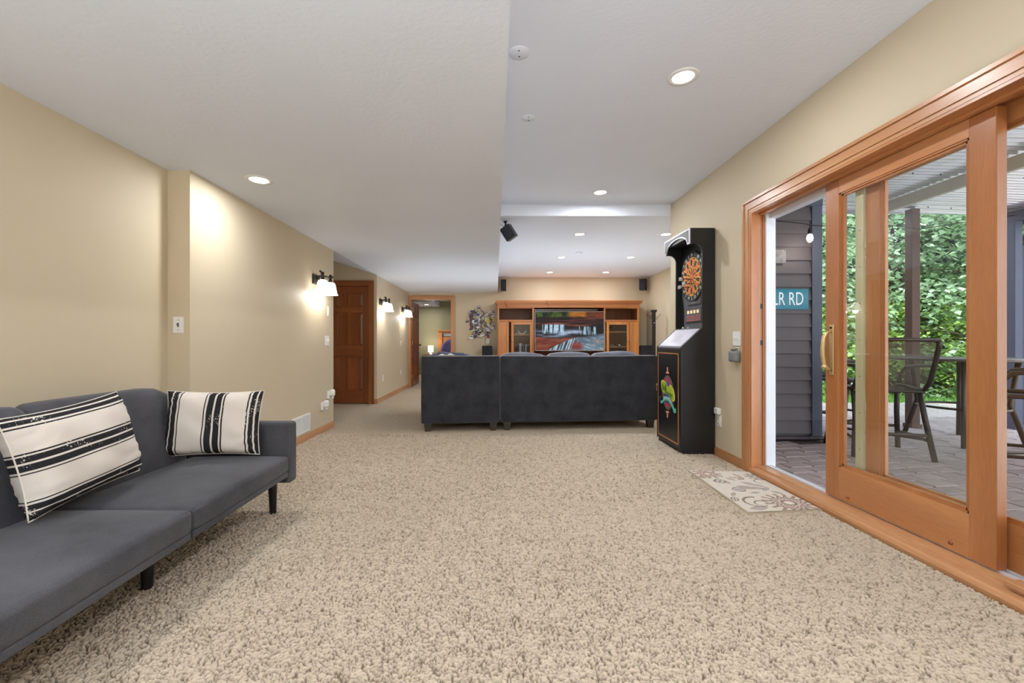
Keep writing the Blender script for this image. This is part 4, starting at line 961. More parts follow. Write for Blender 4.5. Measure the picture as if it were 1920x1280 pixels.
mk('cloth', MB().prism([(c[0]-.02, c[2]+.13), (c[0]+.03, c[2]+.13), (c[0]+.055, c[2]-.06), (c[0]+.0, c[2]-.12), (c[0]-.05, c[2]-.09)], 'y', YB-.04, YB-.034), PM[0], tt)
mk('red_crest', MB().prism([(c[0]-.02, c[2]+.10), (c[0]+.03, c[2]+.10), (c[0]+.04, c[2]+.03), (c[0]+.01, c[2]+.02), (c[0]-.01, c[2]+.04), (c[0]-.03, c[2]+.01)], 'y', YB-.042, YB-.04), mRedC, tt)

# ---------------------------------------------------------------- dart machine
A, B, FX = 4.094, 4.705, 1.78
dm = thing('dart_machine', 'tall black electronic dart machine with slanted shelf and arched canopy', 'dart machine', (1.95, 4.4, 0))
arc = [(1.985-.075*(1-math.cos(a))*1.0, 1.955+.075*math.sin(a)) for a in [PI/2*i/6 for i in range(7)]]
prof = [(1.80, 0), (1.80, .045), (FX, .045), (FX, 1.034), (1.985, 1.225)]+arc+[(1.872, 2.03), (1.872, 2.18), (2.105, 2.18), (2.105, 0)]
sideA = mk('side_panel', MB().prism(prof, 'y', A, A+.018), mBlack, dm); sideB = mk('side_panel', MB().prism(prof, 'y', B-.018, B), mBlack, dm)
mk('back_panel', MB().box(2.09, 2.104, A+.018, B-.018, 0, 2.18), mBlack, dm)
mk('top_panel', MB().box(1.874, 2.09, A+.018, B-.018, 2.162, 2.178), mBlack, dm)
mk('plinth', MB().box(1.802, 1.82, A+.018, B-.018, 0, .045), mBlack, dm)
mk('front_door', MB().box(FX-.004, FX+.014, A+.012, B-.012, .05, 1.015, b=.002), mBlack, dm)
fd = bpy.data.objects['front_door']; xg = FX-.0055; bdw = .008
ya, yb, za, zb = A+.045, B-.045, .085, .975
mk('border_line', MB().box(xg, xg+.0018, ya, yb, za, za+bdw).box(xg, xg+.0018, ya, yb, zb-bdw, zb).box(xg, xg+.0018, ya, ya+bdw, za, zb).box(xg, xg+.0018, yb-bdw, yb, za, zb), mGold, fd, 'gold border line')
mk('red_line', MB().box(xg, xg+.0018, ya+.011, ya+.014, za, zb).box(xg, xg+.0018, yb-.014, yb-.011, za, zb).box(xg, xg+.0018, ya, yb, zb-.014, zb-.011).box(xg, xg+.0018, ya, yb, za+.011, za+.014), mRedL, fd)
mk('door_lock', MB().cyl((FX-.012, B-.02, .62), (FX-.002, B-.02, .62), .01, n=12).box(FX-.008, FX-.003, B-.012, B-.002, .55, .61), mBrass, fd)
# emblem on the door
lc = (4.40, .565)
def disc(ry, rz, n=36, c=lc, wav=0, a0=0, a1=2*PI):
    return [(c[0]-ry*(1+wav*(i % 2))*math.cos(a0+(a1-a0)*i/n), c[1]+rz*(1+wav*(i % 2))*math.sin(a0+(a1-a0)*i/n)) for i in range(n)]
lay = 0
def decal(poly, m, name='emblem_print'):
    global lay; lay += 1; x = FX-.0045-.0006*lay
    return MB().prism(poly, 'x', x, FX-.004), m
em = []
em.append(decal(disc(.150, .182, 64, wav=-.06), mOlive)); em.append(decal(disc(.135, .163), mPurL)); em.append(decal(disc(.125, .150, 40, wav=-.05), mRedL)); em.append(decal(disc(.108, .130), mPurL)); em.append(decal(disc(.085, .105), mBlueL))
def heart(k):
    return [(lc[0]+y*k*.93, lc[1]+.012+z*k*.78) for y, z in ((.16, .045), (.165, .10), (.14, .125), (.08, .115), (.02, .105), (-.0, .06), (-.03, .06), (-.06, .09), (-.11, .075), (-.15, .03), (-.175, -.03), (-.17, -.09), (-.135, -.11), (-.08, -.075), (-.02, -.045), (.06, -.04), (.11, -.03), (.145, .0))]
em.append(decal(heart(1.08), mYel)); em.append(decal(heart(.98), mYelG))
em.append(decal([(lc[0]+y, lc[1]+z) for y, z in ((.20, -.06), (.19, -.10), (.155, -.115), (.12, -.09), (.05, -.055), (-.04, -.055), (-.11, -.09), (-.16, -.14), (-.20, -.135), (-.20, -.175), (-.17, -.185), (-.13, -.145), (-.08, -.105), (0, -.085), (.08, -.095), (.13, -.13), (.175, -.135))], mAqua))
em.append(decal([(lc[0]+y, lc[1]+z) for y, z in ((.10, -.06), (.05, -.045), (-.04, -.045), (-.10, -.08), (-.09, -.10), (-.04, -.075), (.05, -.072), (.09, -.085))], mAquaL))
for s in (1, -1):
    em.append(decal([(lc[0]+y, lc[1]+s*z*1.04) for y, z in ((.005, .185), (.035, .19), (.03, .20), (.008, .205), (.006, .25), (-.006, .25), (-.008, .205), (-.03, .20), (-.035, .19), (-.005, .185))], mPink))
eo = None
for mb_, m_ in em:
    o = mk('emblem', mb_, m_, fd)
tx = FX-.0045-.0006*(lay+1)
text('lettering', 'Bull', .098, mGreenT, fd, at((tx, lc[0]+.075, lc[1]+.045), FACE_NX @ Matrix.Rotation(.05, 4, 'Z')), .0005, .8)
text('lettering', 'Shooter', .075, mGreenT, fd, at((tx, lc[0]-.04, lc[1]-.005), FACE_NX @ Matrix.Rotation(-.12, 4, 'Z')), .0005, .85)
# slanted shelf
sl = thing
mk('slanted_shelf', MB().prism([(FX+.002, 1.02), (FX+.004, 1.032), (1.987, 1.222), (1.987, 1.20)], 'y', A+.018, B-.018), mDarkGrey, dm)
mk('clear_cover', MB().prism([(FX+.012, 1.0415), (1.972, 1.2105), (1.972, 1.215), (FX+.012, 1.046)], 'y', A+.035, B-.035), M_plain('pale_lilac_sheet', (204, 200, 214), .22, var=.05), dm, 'pale lilac instruction sheet under clear cover')
sh = MB()
for k in range(5): 
    f = .25+k*.1; x = FX+.012+f*.16; z = 1.0475+f*.169; sh.box(x, x+.002, 4.25+.02*k, 4.52-.01*k, z, z+.0008)
mk('printed_line', sh, mDarkGrey, dm)
mk('shelf_ledge', MB().box(1.972, 2.05, A+.018, B-.018, 1.205, 1.224), mDarkGrey, dm)
mk('coin_button', MB().ball((2.0, 4.55, 1.232), .011, 8).ball((2.0, 4.43, 1.23), .008, 8), mWhite, dm)
# inner wall and board
mk('inner_panel', MB().box(2.044, 2.06, A+.018, B-.018, 1.205, 2.165), mBlack, dm)
mk('face_panel', MB().prism([(A+.03, 1.225), (B-.10, 1.225), (B-.10, 1.45), (4.64, 1.56), (4.655, 1.76), (4.60, 1.95), (4.4, 2.03), (4.2, 1.95), (4.13, 1.76), (4.13, 1.56), (A+.03, 1.50)], 'x', 2.036, 2.044), mDarkGrey, dm)
bc = (4.40, 1.756)
db = mk('board_ring', MB().prism(disc(.257, .257, 64, bc), 'x', 2.024, 2.036), mDartK, dm, 'black dartboard number ring')
R1, R2, R3, R4, R5, R6 = .02, .08, .115, .125, .175, .195
rings = ((.022, .095), (.095, .112), (.112, .178), (.178, .196))
seg = MB()
def wedge(r0, r1, a0, a1, n=4):
    ps = [(bc[0]-r0*math.cos(a0+(a1-a0)*i/n), bc[1]+r0*math.sin(a0+(a1-a0)*i/n)) for i in range(n+1)]
    return ps+[(bc[0]-r1*math.cos(a1+(a0-a1)*i/n), bc[1]+r1*math.sin(a1+(a0-a1)*i/n)) for i in range(n+1)]
for k in range(20):
    a0 = PI/2+(k-.5)*PI/10+.012; a1 = PI/2+(k+.5)*PI/10-.012
    for j, (r0, r1) in enumerate(rings):
        seg.prism(wedge(r0+.0025, r1-.0025, a0+.004/r1, a1-.004/r1), 'x', 2.0195, 2.024, (k+j) % 2)
mk('spider', MB().prism(disc(.199, .199, 48, bc), 'x', 2.0215, 2.0235), mSpider, db, 'yellow divider web')
mk('scoring_segments', seg, [mDartK, mOrange], db, 'orange and black scoring segments')
mk('bullseye', MB().cyl((2.019, bc[0], bc[1]), (2.024, bc[0], bc[1]), .02, n=20), mOrange, db); mk('bull_center', MB().cyl((2.0185, bc[0], bc[1]), (2.02, bc[0], bc[1]), .009, n=14), mRedL, db)
for i, num in enumerate((20, 1, 18, 4, 13, 6, 10, 15, 2, 17, 3, 19, 7, 16, 8, 11, 14, 9, 12, 5)):
    a = PI/2-i*PI/10; text('numeral', str(num), .043, mSignW, db, at((2.0235, bc[0]-.226*math.cos(a), bc[1]+.226*math.sin(a)), FACE_NX), .0006)
ds = mk('score_display', MB().rbox(2.024, 2.037, 4.19, 4.55, 1.285, 1.437, .006, 2), mBlackPl, dm)
mk('display_frame', MB().box(2.0225, 2.0245, 4.20, 4.54, 1.295, 1.427), mDarkGrey, ds)
mLed = M_plain('score_digit', (220, 196, 150), .4, emit=.6, var=0); mRedE = M_plain('red_indicator', (200, 70, 50), .4, emit=.5, var=0)
for k in range(4): mk('score_digit', MB().box(2.0215, 2.0228, 4.245+k*.07, 4.29+k*.07, 1.378, 1.41), mLed, ds)
rl = MB()
for j in range(3):
    for k in range(9): rl.box(2.0215, 2.0228, 4.225+k*.033, 4.243+k*.033, 1.305+j*.021, 1.312+j*.021)
mk('indicator_row', rl, mRedE, ds)
mk('slot_bar', MB().box(2.028, 2.037, 4.23, 4.50, 1.462, 1.474).box(2.026, 2.037, 4.205, 4.222, 1.455, 1.53), mBlackPl, dm)
mk('maker_badge', MB().box(2.033, 2.0362, 4.34, 4.44, 1.487, 1.50), mMarquee, dm)
# marquee with arch
mq = [(A, 2.18), (A, 2.03), (A+.05, 2.03)]+[(4.40-.245*math.cos(a)*1.0, 2.03+.105*math.sin(a)**.8) for a in [PI*i/16 for i in range(1, 16)]]+[(B-.05, 2.03), (B, 2.03), (B, 2.18)]
mk('marquee_frame', MB().prism(mq, 'x', 1.862, 1.872), mMarquee, dm, 'silver arched canopy front')
mq2 = [(A+.02, 2.168), (A+.02, 2.045), (A+.045, 2.043)]+[(4.40-.25*math.cos(a), 2.042+.105*math.sin(a)**.8) for a in [PI*i/16 for i in range(1, 16)]]+[(B-.045, 2.043), (B-.02, 2.045), (B-.02, 2.168)]
mk('marquee_panel', MB().prism(mq2, 'x', 1.8605, 1.8625), mDarkGrey, dm)
mk('canopy_lining', MB().box(1.875, 2.04, A+.019, B-.019, 2.10, 2.16), mBlack, dm)
for (y, z, lab) in ((4.344, 1.725, 'upper dart stuck in the dartboard'), (4.365, 1.645, 'lowest dart stuck in the dartboard'), (4.27, 1.668, 'dart in the dartboard between the two others')):
    t = thing('dart', lab, 'dart', (2.02, y, z), 'darts stuck in the board')
    mk('barrel', MB().cyl((2.02, y, z), (1.985, y, z), .0012, .0025, 8).cyl((1.985, y, z), (1.935, y, z), .0045, .004, 8).cyl((1.935, y, z), (1.885, y, z), .0025, n=8), mBlackM, t)
    fl = MB()
    for a in (0, PI/2): 
        c_, s_ = math.cos(a+.5)*.02, math.sin(a+.5)*.02; fl.add([(1.905, y, z), (1.893, y+c_, z+s_), (1.868, y+c_, z+s_), (1.868, y-c_, z-s_), (1.893, y-c_, z-s_)], [(0, 1, 2, 3, 4)])
    mk('flight', fl, mWhitePaint, t)

# ---------------------------------------------------------------- rug
def rug_paint(U, V):
    def C(*c): return np.array(lin(c))
    x = U*.53; y = V*.89
    img = np.zeros(U.shape+(3,)); img[:] = C(206, 196, 180)
    n = fbm(x*60, y*60, 3); img *= (.92+.16*n)[..., None]
    def mixc(m, c, k=.85):
        nonlocal img
        m = (np.clip(m, 0, 1)*k)[..., None]; img = img*(1-m)+C(*c)*m
    def rosette(cx, cy, r, c1, c2, pet=12):
        dx, dy = x-cx, y-cy; d = np.hypot(dx, dy)/r; a = np.arctan2(dy, dx); pr = 1+.10*np.cos(pet*a)
        mixc(d < pr, c1); mixc((d < .84*pr), (206, 190, 178)); mixc((d < .72*pr) & (d > .60*pr), c2); mixc((d < .45*pr) & (d > .3), c1); mixc(d < .2, (226, 214, 196)); mixc((d > 1.05) & (d < 1.45) & (np.cos(pet*a) > .25), c2, .7)
    def leaf(cx, cy, L, w_, ang_, c1, c2=(196, 184, 170)):
        dx, dy = x-cx, y-cy; ca, sa = math.cos(ang_), math.sin(ang_); p = dx*ca+dy*sa; q = -dx*sa+dy*ca
        t_ = p/L; e = np.abs(q)/(w_*np.clip(1-(2*t_-1)**2, 1e-4, 1)); ins = (t_ > 0) & (t_ < 1)
        mixc(ins & (e < 1), c1); mixc(ins & (e < .62) & (e > .15), c2, .8)
    def scroll(cx, cy, r, a0, a1, c1, w_=.012):
        dx, dy = x-cx, y-cy; d = np.hypot(dx, dy); a = (np.arctan2(dy, dx)-a0) % (2*PI); ins = a < (a1-a0)
        mixc(ins & (np.abs(d-r*(1-.25*a/(a1-a0))) < w_*(1-.6*a/(a1-a0))), c1)
    br_ = (142, 92, 72); gr = (122, 110, 112); tp = (112, 96, 84)
    rosette(.12, .80, .085, br_, tp, 10); rosette(.39, .13, .125, tp, br_, 16); rosette(.50, .74, .06, gr, tp, 10)
    for k in range(9): leaf(.06+.04*k, .68+.05*math.sin(k*1.7), .10, .018, 2.6+.7*k, br_ if k % 2 else tp)
    leaf(.20, .50, .15, .035, -.5, tp); leaf(.30, .60, .14, .03, -.9, gr); leaf(.28, .47, .14, .026, -.35, tp); leaf(.10, .56, .12, .05, 1.0, gr); leaf(.12, .40, .13, .05, .3, gr)
    leaf(.36, .38, .12, .02, .8, gr); leaf(.43, .46, .1, .018, 2.2, tp); leaf(.05, .28, .1, .016, .9, tp); leaf(.22, .33, .1, .018, .3, gr)
    scroll(.17, .16, .10, 1.2, 5.2, tp); scroll(.19, .13, .06, .4, 4.6, gr, .01); scroll(.48, .60, .07, .2, 4.2, gr, .009)
    leaf(.04, .05, .15, .03, .1, gr); leaf(.02, .18, .1, .03, 1.2, tp); leaf(.47, .30, .1, .02, 2.2, tp)
    return np.clip(img, 0, 1)
rug = thing('door_mat', 'small cream floral rug lying at the patio door sill', 'rug', (1.85, 3.1, 0))
q00, q10, q11, q01 = Vector((1.576, 2.664, 0)), Vector((2.082, 2.72, 0)), Vector((2.082, 3.51, 0)), Vector((1.602, 3.548, 0))
def rq(u, v, z): p = (q00*(1-u)+q10*u)*(1-v)+(q01*(1-u)+q11*u)*v; return (p.x, p.y, z+.008)
mk('backing', MB().prism([(q.x, q.y) for q in (q00, q10, q11, q01)], 'z', .006, .018), M_fabric('rug_edge', (176, 160, 136), (200, 186, 160), 500), rug)
painted('woven_face', rug_paint, lambda u, v: rq(.012+.976*u, .008+.984*v, .0135), 150, 250, M_attr('rug_print', .95, 0, .4), rug)

# ---------------------------------------------------------------- bedroom contents
t = thing('bed', 'bed with tall honey wood headboard and plum bedding seen through the doorway', 'bed', (-1.1, 13.0, 0))
mk('headboard', MB().box(-1.85, -1.73, 13.86, 13.98, 0, 1.42).box(-.45, -.33, 13.86, 13.98, 0, 1.42).box(-1.73, -.45, 13.89, 13.95, .5, 1.24).box(-1.73, -.45, 13.88, 13.96, 1.36, 1.42).box(-1.91, -.27, 13.83, 14.0, 1.42, 1.46), mCabX, t)
mk('mirror_inlay', MB().box(-1.70, -.5, 13.9, 13.93, 1.26, 1.35), mMarquee, t)
mk('mattress', MB().rbox(-1.80, -.38, 11.95, 13.86, .30, .62, .08, 3, 2), mPurple, t)
mk('bed_rail', MB().box(-1.83, -1.80, 11.9, 13.86, .15, .36).box(-.38, -.35, 11.9, 13.86, .15, .36).box(-1.83, -.35, 11.87, 11.92, 0, .42), mCabX, t)
t = thing('bed_pillow', 'upright plum shell-topped pillow against the headboard', 'pillow', (-1.25, 13.7, .62))
mk('pillow_body', MB().rbox(-1.76, -1.0, 13.66, 13.84, .60, 1.18, .08, 4, 6, fn=lambda x, y, z: (x, y, z if z < .8 else z-(z-.8)*.9*abs((x+1.38)/.4)**2.6)), mPurple, t)
t = thing('nightstand', 'dark nightstand under the lamp in the bedroom', 'nightstand', (-2.05, 13.75, 0)); mk('body', MB().box(-2.3, -1.93, 13.5, 13.95, .08, .68, b=.005), mRoomX, t); mk('drawer_front', MB().box(-2.28, -1.95, 13.485, 13.5, .42, .63), mRoomX, t)
for (x, y) in ((-2.28, 13.53), (-1.95, 13.53), (-2.28, 13.92), (-1.95, 13.92)): mk('leg', MB().box(x-.02, x+.02, y-.02, y+.02, 0, .08), mRoomX, t)
t = thing('table_lamp', 'small lit lamp with a white drum shade on the nightstand', 'lamp', (-2.07, 13.65, .68))
mk('base', MB().lathe([(0, 0), (.05, 0), (.045, .015), (.012, .03), (.012, .10), (0, .10)], (-2.07, 13.65, .68), 14), mWhite, t); mk('shade', MB().lathe([(.085, .07), (.085, .27)], (-2.07, 13.65, .68), 20), mShade, t)
ld = bpy.data.lights.new('lamp', 'POINT'); ld.energy = 7; ld.shadow_soft_size = .04; ld.color = (1, .9, .75); link(bpy.data.objects.new('lamp', ld), t, Matrix.Translation((-2.07, 13.65, .98)))
can((-2.15, 13.3, 2.24), 0, 'recessed light in the lowered bedroom ceiling', 1.0); can((-.9, 12.3, 2.42), 0, 'recessed light in the bedroom ceiling, out of sight from the hall', .9)

# ---------------------------------------------------------------- exterior
GZ = -.055
def near_patio():
    pt = thing('patio', 'tumbled paver patio outside the sliding door', 'patio', (5, 5, GZ), kind='structure')
    mk('sand_bed', MB().box(2.30, 11, .5, 8.0, GZ-.1, GZ-.012), mSand, pt)
    PW, PD = .235, .155; ca, sa = math.cos(.14), math.sin(.14); cells = []
    var = []
    for k in range(4):
        r = random.Random(k); f = MB(); w_, d_ = PW-.012, PD-.012
        jit = lambda: r.uniform(-.006, .006)
        b0 = [(-w_/2+jit(), -d_/2+jit()), (w_/2+jit(), -d_/2+jit()), (w_/2+jit(), d_/2+jit()), (-w_/2+jit(), d_/2+jit())]
        tp = [(x*.93, y*.90) for x, y in b0]
        vs = [(x, y, -.03) for x, y in b0]+[(x, y, -.006) for x, y in b0]+[(x, y, r.uniform(-.001, .002)) for x, y in tp]
        f.add(vs, [(0, 1, 5, 4), (1, 2, 6, 5), (2, 3, 7, 6), (3, 0, 4, 7), (4, 5, 9, 8), (5, 6, 10, 9), (6, 7, 11, 10), (7, 4, 8, 11), (8, 9, 10, 11)]); var.append(f)
    for j in range(-10, 70):
        for i in range(-10, 60):
            lx = i*PW+(.5*PW if j % 2 else 0); ly = j*PD; x = 2.2+lx*ca-ly*sa; y = .6+lx*sa+ly*ca
            if 2.45 < x < 10.9 and .55 < y < 7.95 and not (x < 3.9 and y > 4.85): cells.append((x, y))
    vis = [(y, x) for x, y in cells if y > 2.0 and .60 < x/y < 1.28]
    vis.sort(); chosen = set(vis[:300]); me = []
    for f in var:
        m_ = bpy.data.meshes.new('paver'); m_.from_pydata(f.v, [], f.f); m_.materials.append(mPaver); me.append(m_)
    rest = MB(); rr = random.Random(3)
    for x, y in cells:
        R = Matrix.Translation((x, y, GZ+rr.uniform(-.002, .002))) @ Matrix.Rotation(.14+rr.choice((0, PI))+rr.uniform(-.02, .02), 4, 'Z')
        if (y, x) in chosen:
            o = bpy.data.objects.new('paver', me[rr.randrange(4)]); COL.objects.link(o); o.parent = pt; o.matrix_local = Matrix.Translation((-5, -5, -GZ)) @ R
        else:
            f = rr.choice(var); n0 = len(rest.v); rest.add(f.v, f.f); rest.xf(R, n0)
    mk('paver_field', rest, mPaver2, pt, kind='stuff')
near_patio()
struct('lawn', MB().box(2.3, 30, 8.0, 13.0, GZ-.2, GZ-.02).box(11, 30, -6, 8.0, GZ-.2, GZ-.02), mLawn, 'strip of green lawn beyond the patio', 'lawn')
gb = MB(); rr = random.Random(11)
for _ in range(14000):
    x = rr.uniform(5.5, 15); y = rr.uniform(8.02, 11.5); h_ = rr.uniform(.03, .07); a = rr.uniform(0, PI); dx, dy = math.cos(a)*.012, math.sin(a)*.012; lx, ly = rr.uniform(-.02, .02), rr.uniform(-.02, .02)
    gb.add([(x-dx, y-dy, GZ-.02), (x+dx, y+dy, GZ-.02), (x+lx, y+ly, GZ+h_)], [(0, 1, 2)])
g = mk('grass', gb, mGrass, kind='stuff'); tag(g, 'short grass blades covering the lawn edge', 'grass', kind='stuff')
def hillf(u, v):
    x = 4+u*34; y = 11.2+v*22; return (x, y, GZ-.03+v*v*6.5+.8*v+.25*math.sin(x*.9+y*.5)*v)
def hillg(u, v):
    x = 14+u*22; y = -6+v*19; return (x, y, GZ-.03+u*u*6+.8*u)
struct('hill', MB().grid(hillf, 20, 14).grid(hillg, 14, 12), mSoil, 'wooded bank rising behind the garden', 'hill')

# exterior siding wall with boards
SY = 5.01
sw = thing('wall_exterior', 'grey lap-sided house wall seen through the open door', 'wall', (3.0, SY, 0), kind='structure')
mk('sheathing', MB().box(2.31, 3.70, SY-.02, SY-.001, GZ, 3.0), mSiding, sw)
bm0 = None; ex = .155
for k in range(17):
    z = .02+k*ex
    if bm0 is None: bm0 = mk('siding_board', MB().prism([(SY-.052, z), (SY-.028, z), (SY-.020, z+ex+.01), (SY-.028, z+ex+.01)], 'x', 2.312, 3.70), mSiding, sw)
    else: c = bm0.copy(); COL.objects.link(c); c.location.z = bm0.location.z+k*ex
mk('corner_board', MB().box(3.675, 3.79, SY-.062, SY-.04, GZ+.02, 2.66).box(3.768, 3.79, SY-.04, SY+.10, GZ+.02, 2.66), mSidingB, sw)
mk('frieze_board', MB().box(2.312, 3.79, SY-.07, SY-.02, 2.66, 3.05), mSidingB, sw)
mk('end_wall', MB().box(3.7115, 3.767, SY-.035, 10.4, GZ, 2.9), mSiding, sw)
t = thing('drain_pipe', 'dark pipe lying along the foot of the grey siding', 'pipe', (3.1, 4.9, GZ)); mk('pipe', MB().cyl((2.42, 4.93, GZ+.028), (3.80, 4.93, GZ+.028), .024, n=12), mGutter, t); mk('coupling', MB().cyl((3.62, 4.93, GZ+.028), (3.67, 4.93, GZ+.028), .028, n=12), mGutter, t)
# street sign
t = thing('street_sign', 'teal street sign with white letters mounted on the grey siding', 'sign', (3.2, 4.95, 1.58))
SYs = SY-.058
mk('sign_plate', MB().rbox(2.72, 3.63, SYs-.004, SYs, 1.462, 1.70, .0019, 1, 1), mSignT, t)
text('lettering', 'LR RD', .215, mSignW, t, at((3.575, SYs-.0055, 1.578), FACE_NY), .001, .62, 'RIGHT')
mk('rivet', MB().ball((3.602, SYs-.005, 1.58), .006, 6), mNickel, t)
t = thing('wall_plaque', 'weathered grey square plaque above the street sign on the siding', 'plaque', (3.3, 4.95, 2.08)); mk('board', MB().box(3.14, 3.365, SYs-.012, SYs, 1.995, 2.155, b=.006), M_plain('weathered_grey', (132, 128, 128), .8, var=.3, vs=18), t); mk('screw', MB().ball((3.35, SYs-.013, 2.14), .006, 6), mBlackM, t)
mk('lower_fitting', MB().ball((3.215, SYs-.02, 1.99), .012, 8), mWhite, t)
# patio roof
def roofz(x): return 3.0-.04*(x-2.4)
rt = thing('patio_roof', 'corrugated metal patio roof on wooden beams', 'roof', (5, 3, 3), kind='structure')
NY = 420
for k in range(4):
    x0_, x1_ = 2.31+k*1.16, 2.31+(k+1)*1.16+.04
    mk('roof_sheet', MB().grid(lambda u, v: (x0_+u*(x1_-x0_), -1.2+v*7.05, roofz(x0_+u*(x1_-x0_))+.014*math.sin(v*7.05*2*PI/.076)+.003*k), 1, NY), mRoofM, rt)
mk('fascia', MB().box(2.31, 6.96, 5.85, 5.87, 2.84, 2.90), mRoofM, rt)
mk('beam', MB().box(4.98, 5.03, -1.2, 5.83, 2.74, 2.872), M_plain('pale_beam', (196, 186, 170), .6), rt)
mk('beam', MB().box(2.32, 2.36, -1.2, 5.85, 2.84, 2.975), mPost, rt)
mk('beam', MB().box(6.78, 6.83, -1.2, 5.83, 2.66, 2.80), mPostB, rt)
mk('gutter', MB().prism([(6.96, 2.64), (7.06, 2.64), (7.09, 2.76), (6.95, 2.76)], 'y', -1.2, 5.86), mGutter, rt)
sc = MB()
for k in range(14):
    for y in (5.62, 4.6, 3.5): sc.ball((2.7+k*.3, y, roofz(2.7+k*.3)-.014), .008, 6)
mk('roof_screw', sc, mBlackM, rt)
t = thing('patio_post', 'brown wooden post under the far edge of the patio roof', 'post', (5.56, 5.69, GZ))
mk('shaft', MB().box(5.505, 5.615, 5.64, 5.74, GZ-.01, 2.85, b=.005), mPost, t); mk('post_base', MB().box(5.49, 5.63, 5.625, 5.755, GZ-.01, GZ+.05), mPost, t)
t = thing('patio_post', 'slate blue corner post beside the downspout', 'post', (6.83, 5.6, GZ)); mk('shaft', MB().box(6.76, 6.86, 5.55, 5.65, GZ-.01, 2.66, b=.005), mPostB, t); mk('post_base', MB().box(6.745, 6.875, 5.535, 5.665, GZ-.01, GZ+.05), mPostB, t)
t = thing('downspout', 'dark ribbed downspout elbow under the gutter end', 'downspout', (7.0, 5.6, GZ))
mk('elbow', MB().tube([(7.01, 5.6, 2.64), (7.01, 5.6, 2.56), (6.98, 5.6, 2.48), (6.93, 5.6, 2.42), (6.91, 5.6, 2.34)], .042, 10), mGutter, t); mk('pipe', MB().cyl((6.91, 5.6, 2.36), (6.91, 5.6, GZ+.05), .036, n=10), mPostB, t)
# string lights
wire = [(2.9, 4.70, 2.44), (3.45, 4.75, 2.40), (3.50, 4.75, 2.385), (4.2, 5.0, 2.42), (4.93, 5.3, 2.53), (5.6, 5.62, 2.57), (6.3, 5.6, 2.68), (6.8, 5.58, 2.74)]
t = thing('light_string', 'thin black cord of string lights slung under the patio roof', 'cord', (4.5, 5, 2.5)); mk('wire', MB().tube(wire, .005, 6), mBlackM, t)
for (x, y, z, lab, on) in ((3.50, 4.75, 2.385, 'lit clear bulb hanging in front of the grey siding', 1), (4.93, 5.3, 2.53, 'clear bulb hanging against the trees', 0)):
    t = thing('string_light_bulb', lab, 'bulb', (x, y, z), 'string light bulbs')
    mk('socket', MB().cyl((x, y, z), (x, y, z-.04), .006, n=8).cyl((x, y, z-.04), (x, y, z-.10), .016, .022, 12), mBlackM, t)
    mk('glass_bulb', MB().lathe([(.018, -.10), (.028, -.12), (.033, -.145), (.028, -.17), (.012, -.19), (0, -.192)], (x, y, z), 14), mBulb if on else mGlassC, t)
    if on: ld = bpy.data.lights.new('lamp', 'POINT'); ld.energy = 3.0; ld.shadow_soft_size = .02; ld.color = (1, .9, .78); link(bpy.data.objects.new('lamp', ld), t, Matrix.Translation((x, y, z-.22)))
    else: mk('filament', MB().cyl((x, y, z-.11), (x, y, z-.16), .004, n=6), mWhite, t)
# bar chairs
def bar_chair(world, lab):
    t = bpy.data.objects.new('patio_chair', None); link(t, None, world); tag(t, lab, 'chair', 'bronze sling bar chairs on the patio')
    def L(mb): return mb.xf(world)
    for s in (-1, 1):
        x = s*.29
        mk('side_frame', L(MB().tube([(x, .27, .64), (x, .24, .685), (x, .10, .69), (x, -.10, .665), (x, -.20, .675), (x, -.27, .75), (x, -.34, .92), (x, -.40, 1.10), (x*.96, -.425, 1.155)], .021, 8)), mChairM, t)
        mk('arm', L(MB().tube([(s*.29, -.33, .90), (s*.33, -.22, .91), (s*.335, .0, .90), (s*.33, .16, .88), (s*.31, .22, .80), (s*.30, .22, .68)], .018, 8)), mChairM, t)
        mk('leg', L(MB().tube([(s*.27, .20, .68), (s*.29, .25, .40), (s*.33, .31, .0)], .024, 8)), mChairM, t)
        mk('leg', L(MB().tube([(s*.27, -.16, .67), (s*.28, -.22, .40), (s*.32, -.29, .0)], .024, 8)), mChairM, t)
        mk('stretcher', L(MB().tube([(s*.315, .285, .18), (s*.30, 0, .20), (s*.305, -.265, .18)], .015, 8)), mChairM, t)
    for (a, b_) in (((-.31, .28, .24), (.31, .28, .24)), ((-.30, -.25, .24), (.30, -.25, .24))): mk('stretcher', L(MB().cyl(a, b_, .015, n=8)), mChairM, t)
    mk('stretcher', L(MB().cyl((-.31, .27, .20), (.29, -.25, .20), .013, n=8)), mChairM, t)
    mk('top_rail', L(MB().tube([(-.28, -.425, 1.155), (0, -.44, 1.165), (.28, -.425, 1.155)], .019, 8)), mChairM, t)
    mk('seat_rail', L(MB().cyl((-.29, -.20, .655), (.29, -.20, .655), .014, n=8).cyl((-.29, .24, .66), (.29, .24, .66), .014, n=8)), mChairM, t)
    prof_ = [(.26, .655), (.22, .68), (.05, .665), (-.12, .655), (-.20, .67), (-.27, .75), (-.34, .92), (-.40, 1.10), (-.42, 1.15)]
    def sf(u, v):
        k = v*(len(prof_)-1); i = min(int(k), len(prof_)-2); f = k-i; y = prof_[i][0]*(1-f)+prof_[i+1][0]*f; z = prof_[i][1]*(1-f)+prof_[i+1][1]*f
        return (-.28+.56*u, y-.012*math.sin(PI*u), z-.012*math.sin(PI*u))
    mk('sling', L(MB().grid(sf, 8, 24)), mSling, t)
    return t
def cw_(x, y, a): return Matrix.Translation((x, y, GZ)) @ Matrix.Rotation(math.radians(a), 4, 'Z')
bar_chair(cw_(3.95, 4.42, -17), 'bronze sling bar chair nearest the door glass, its back to the room')
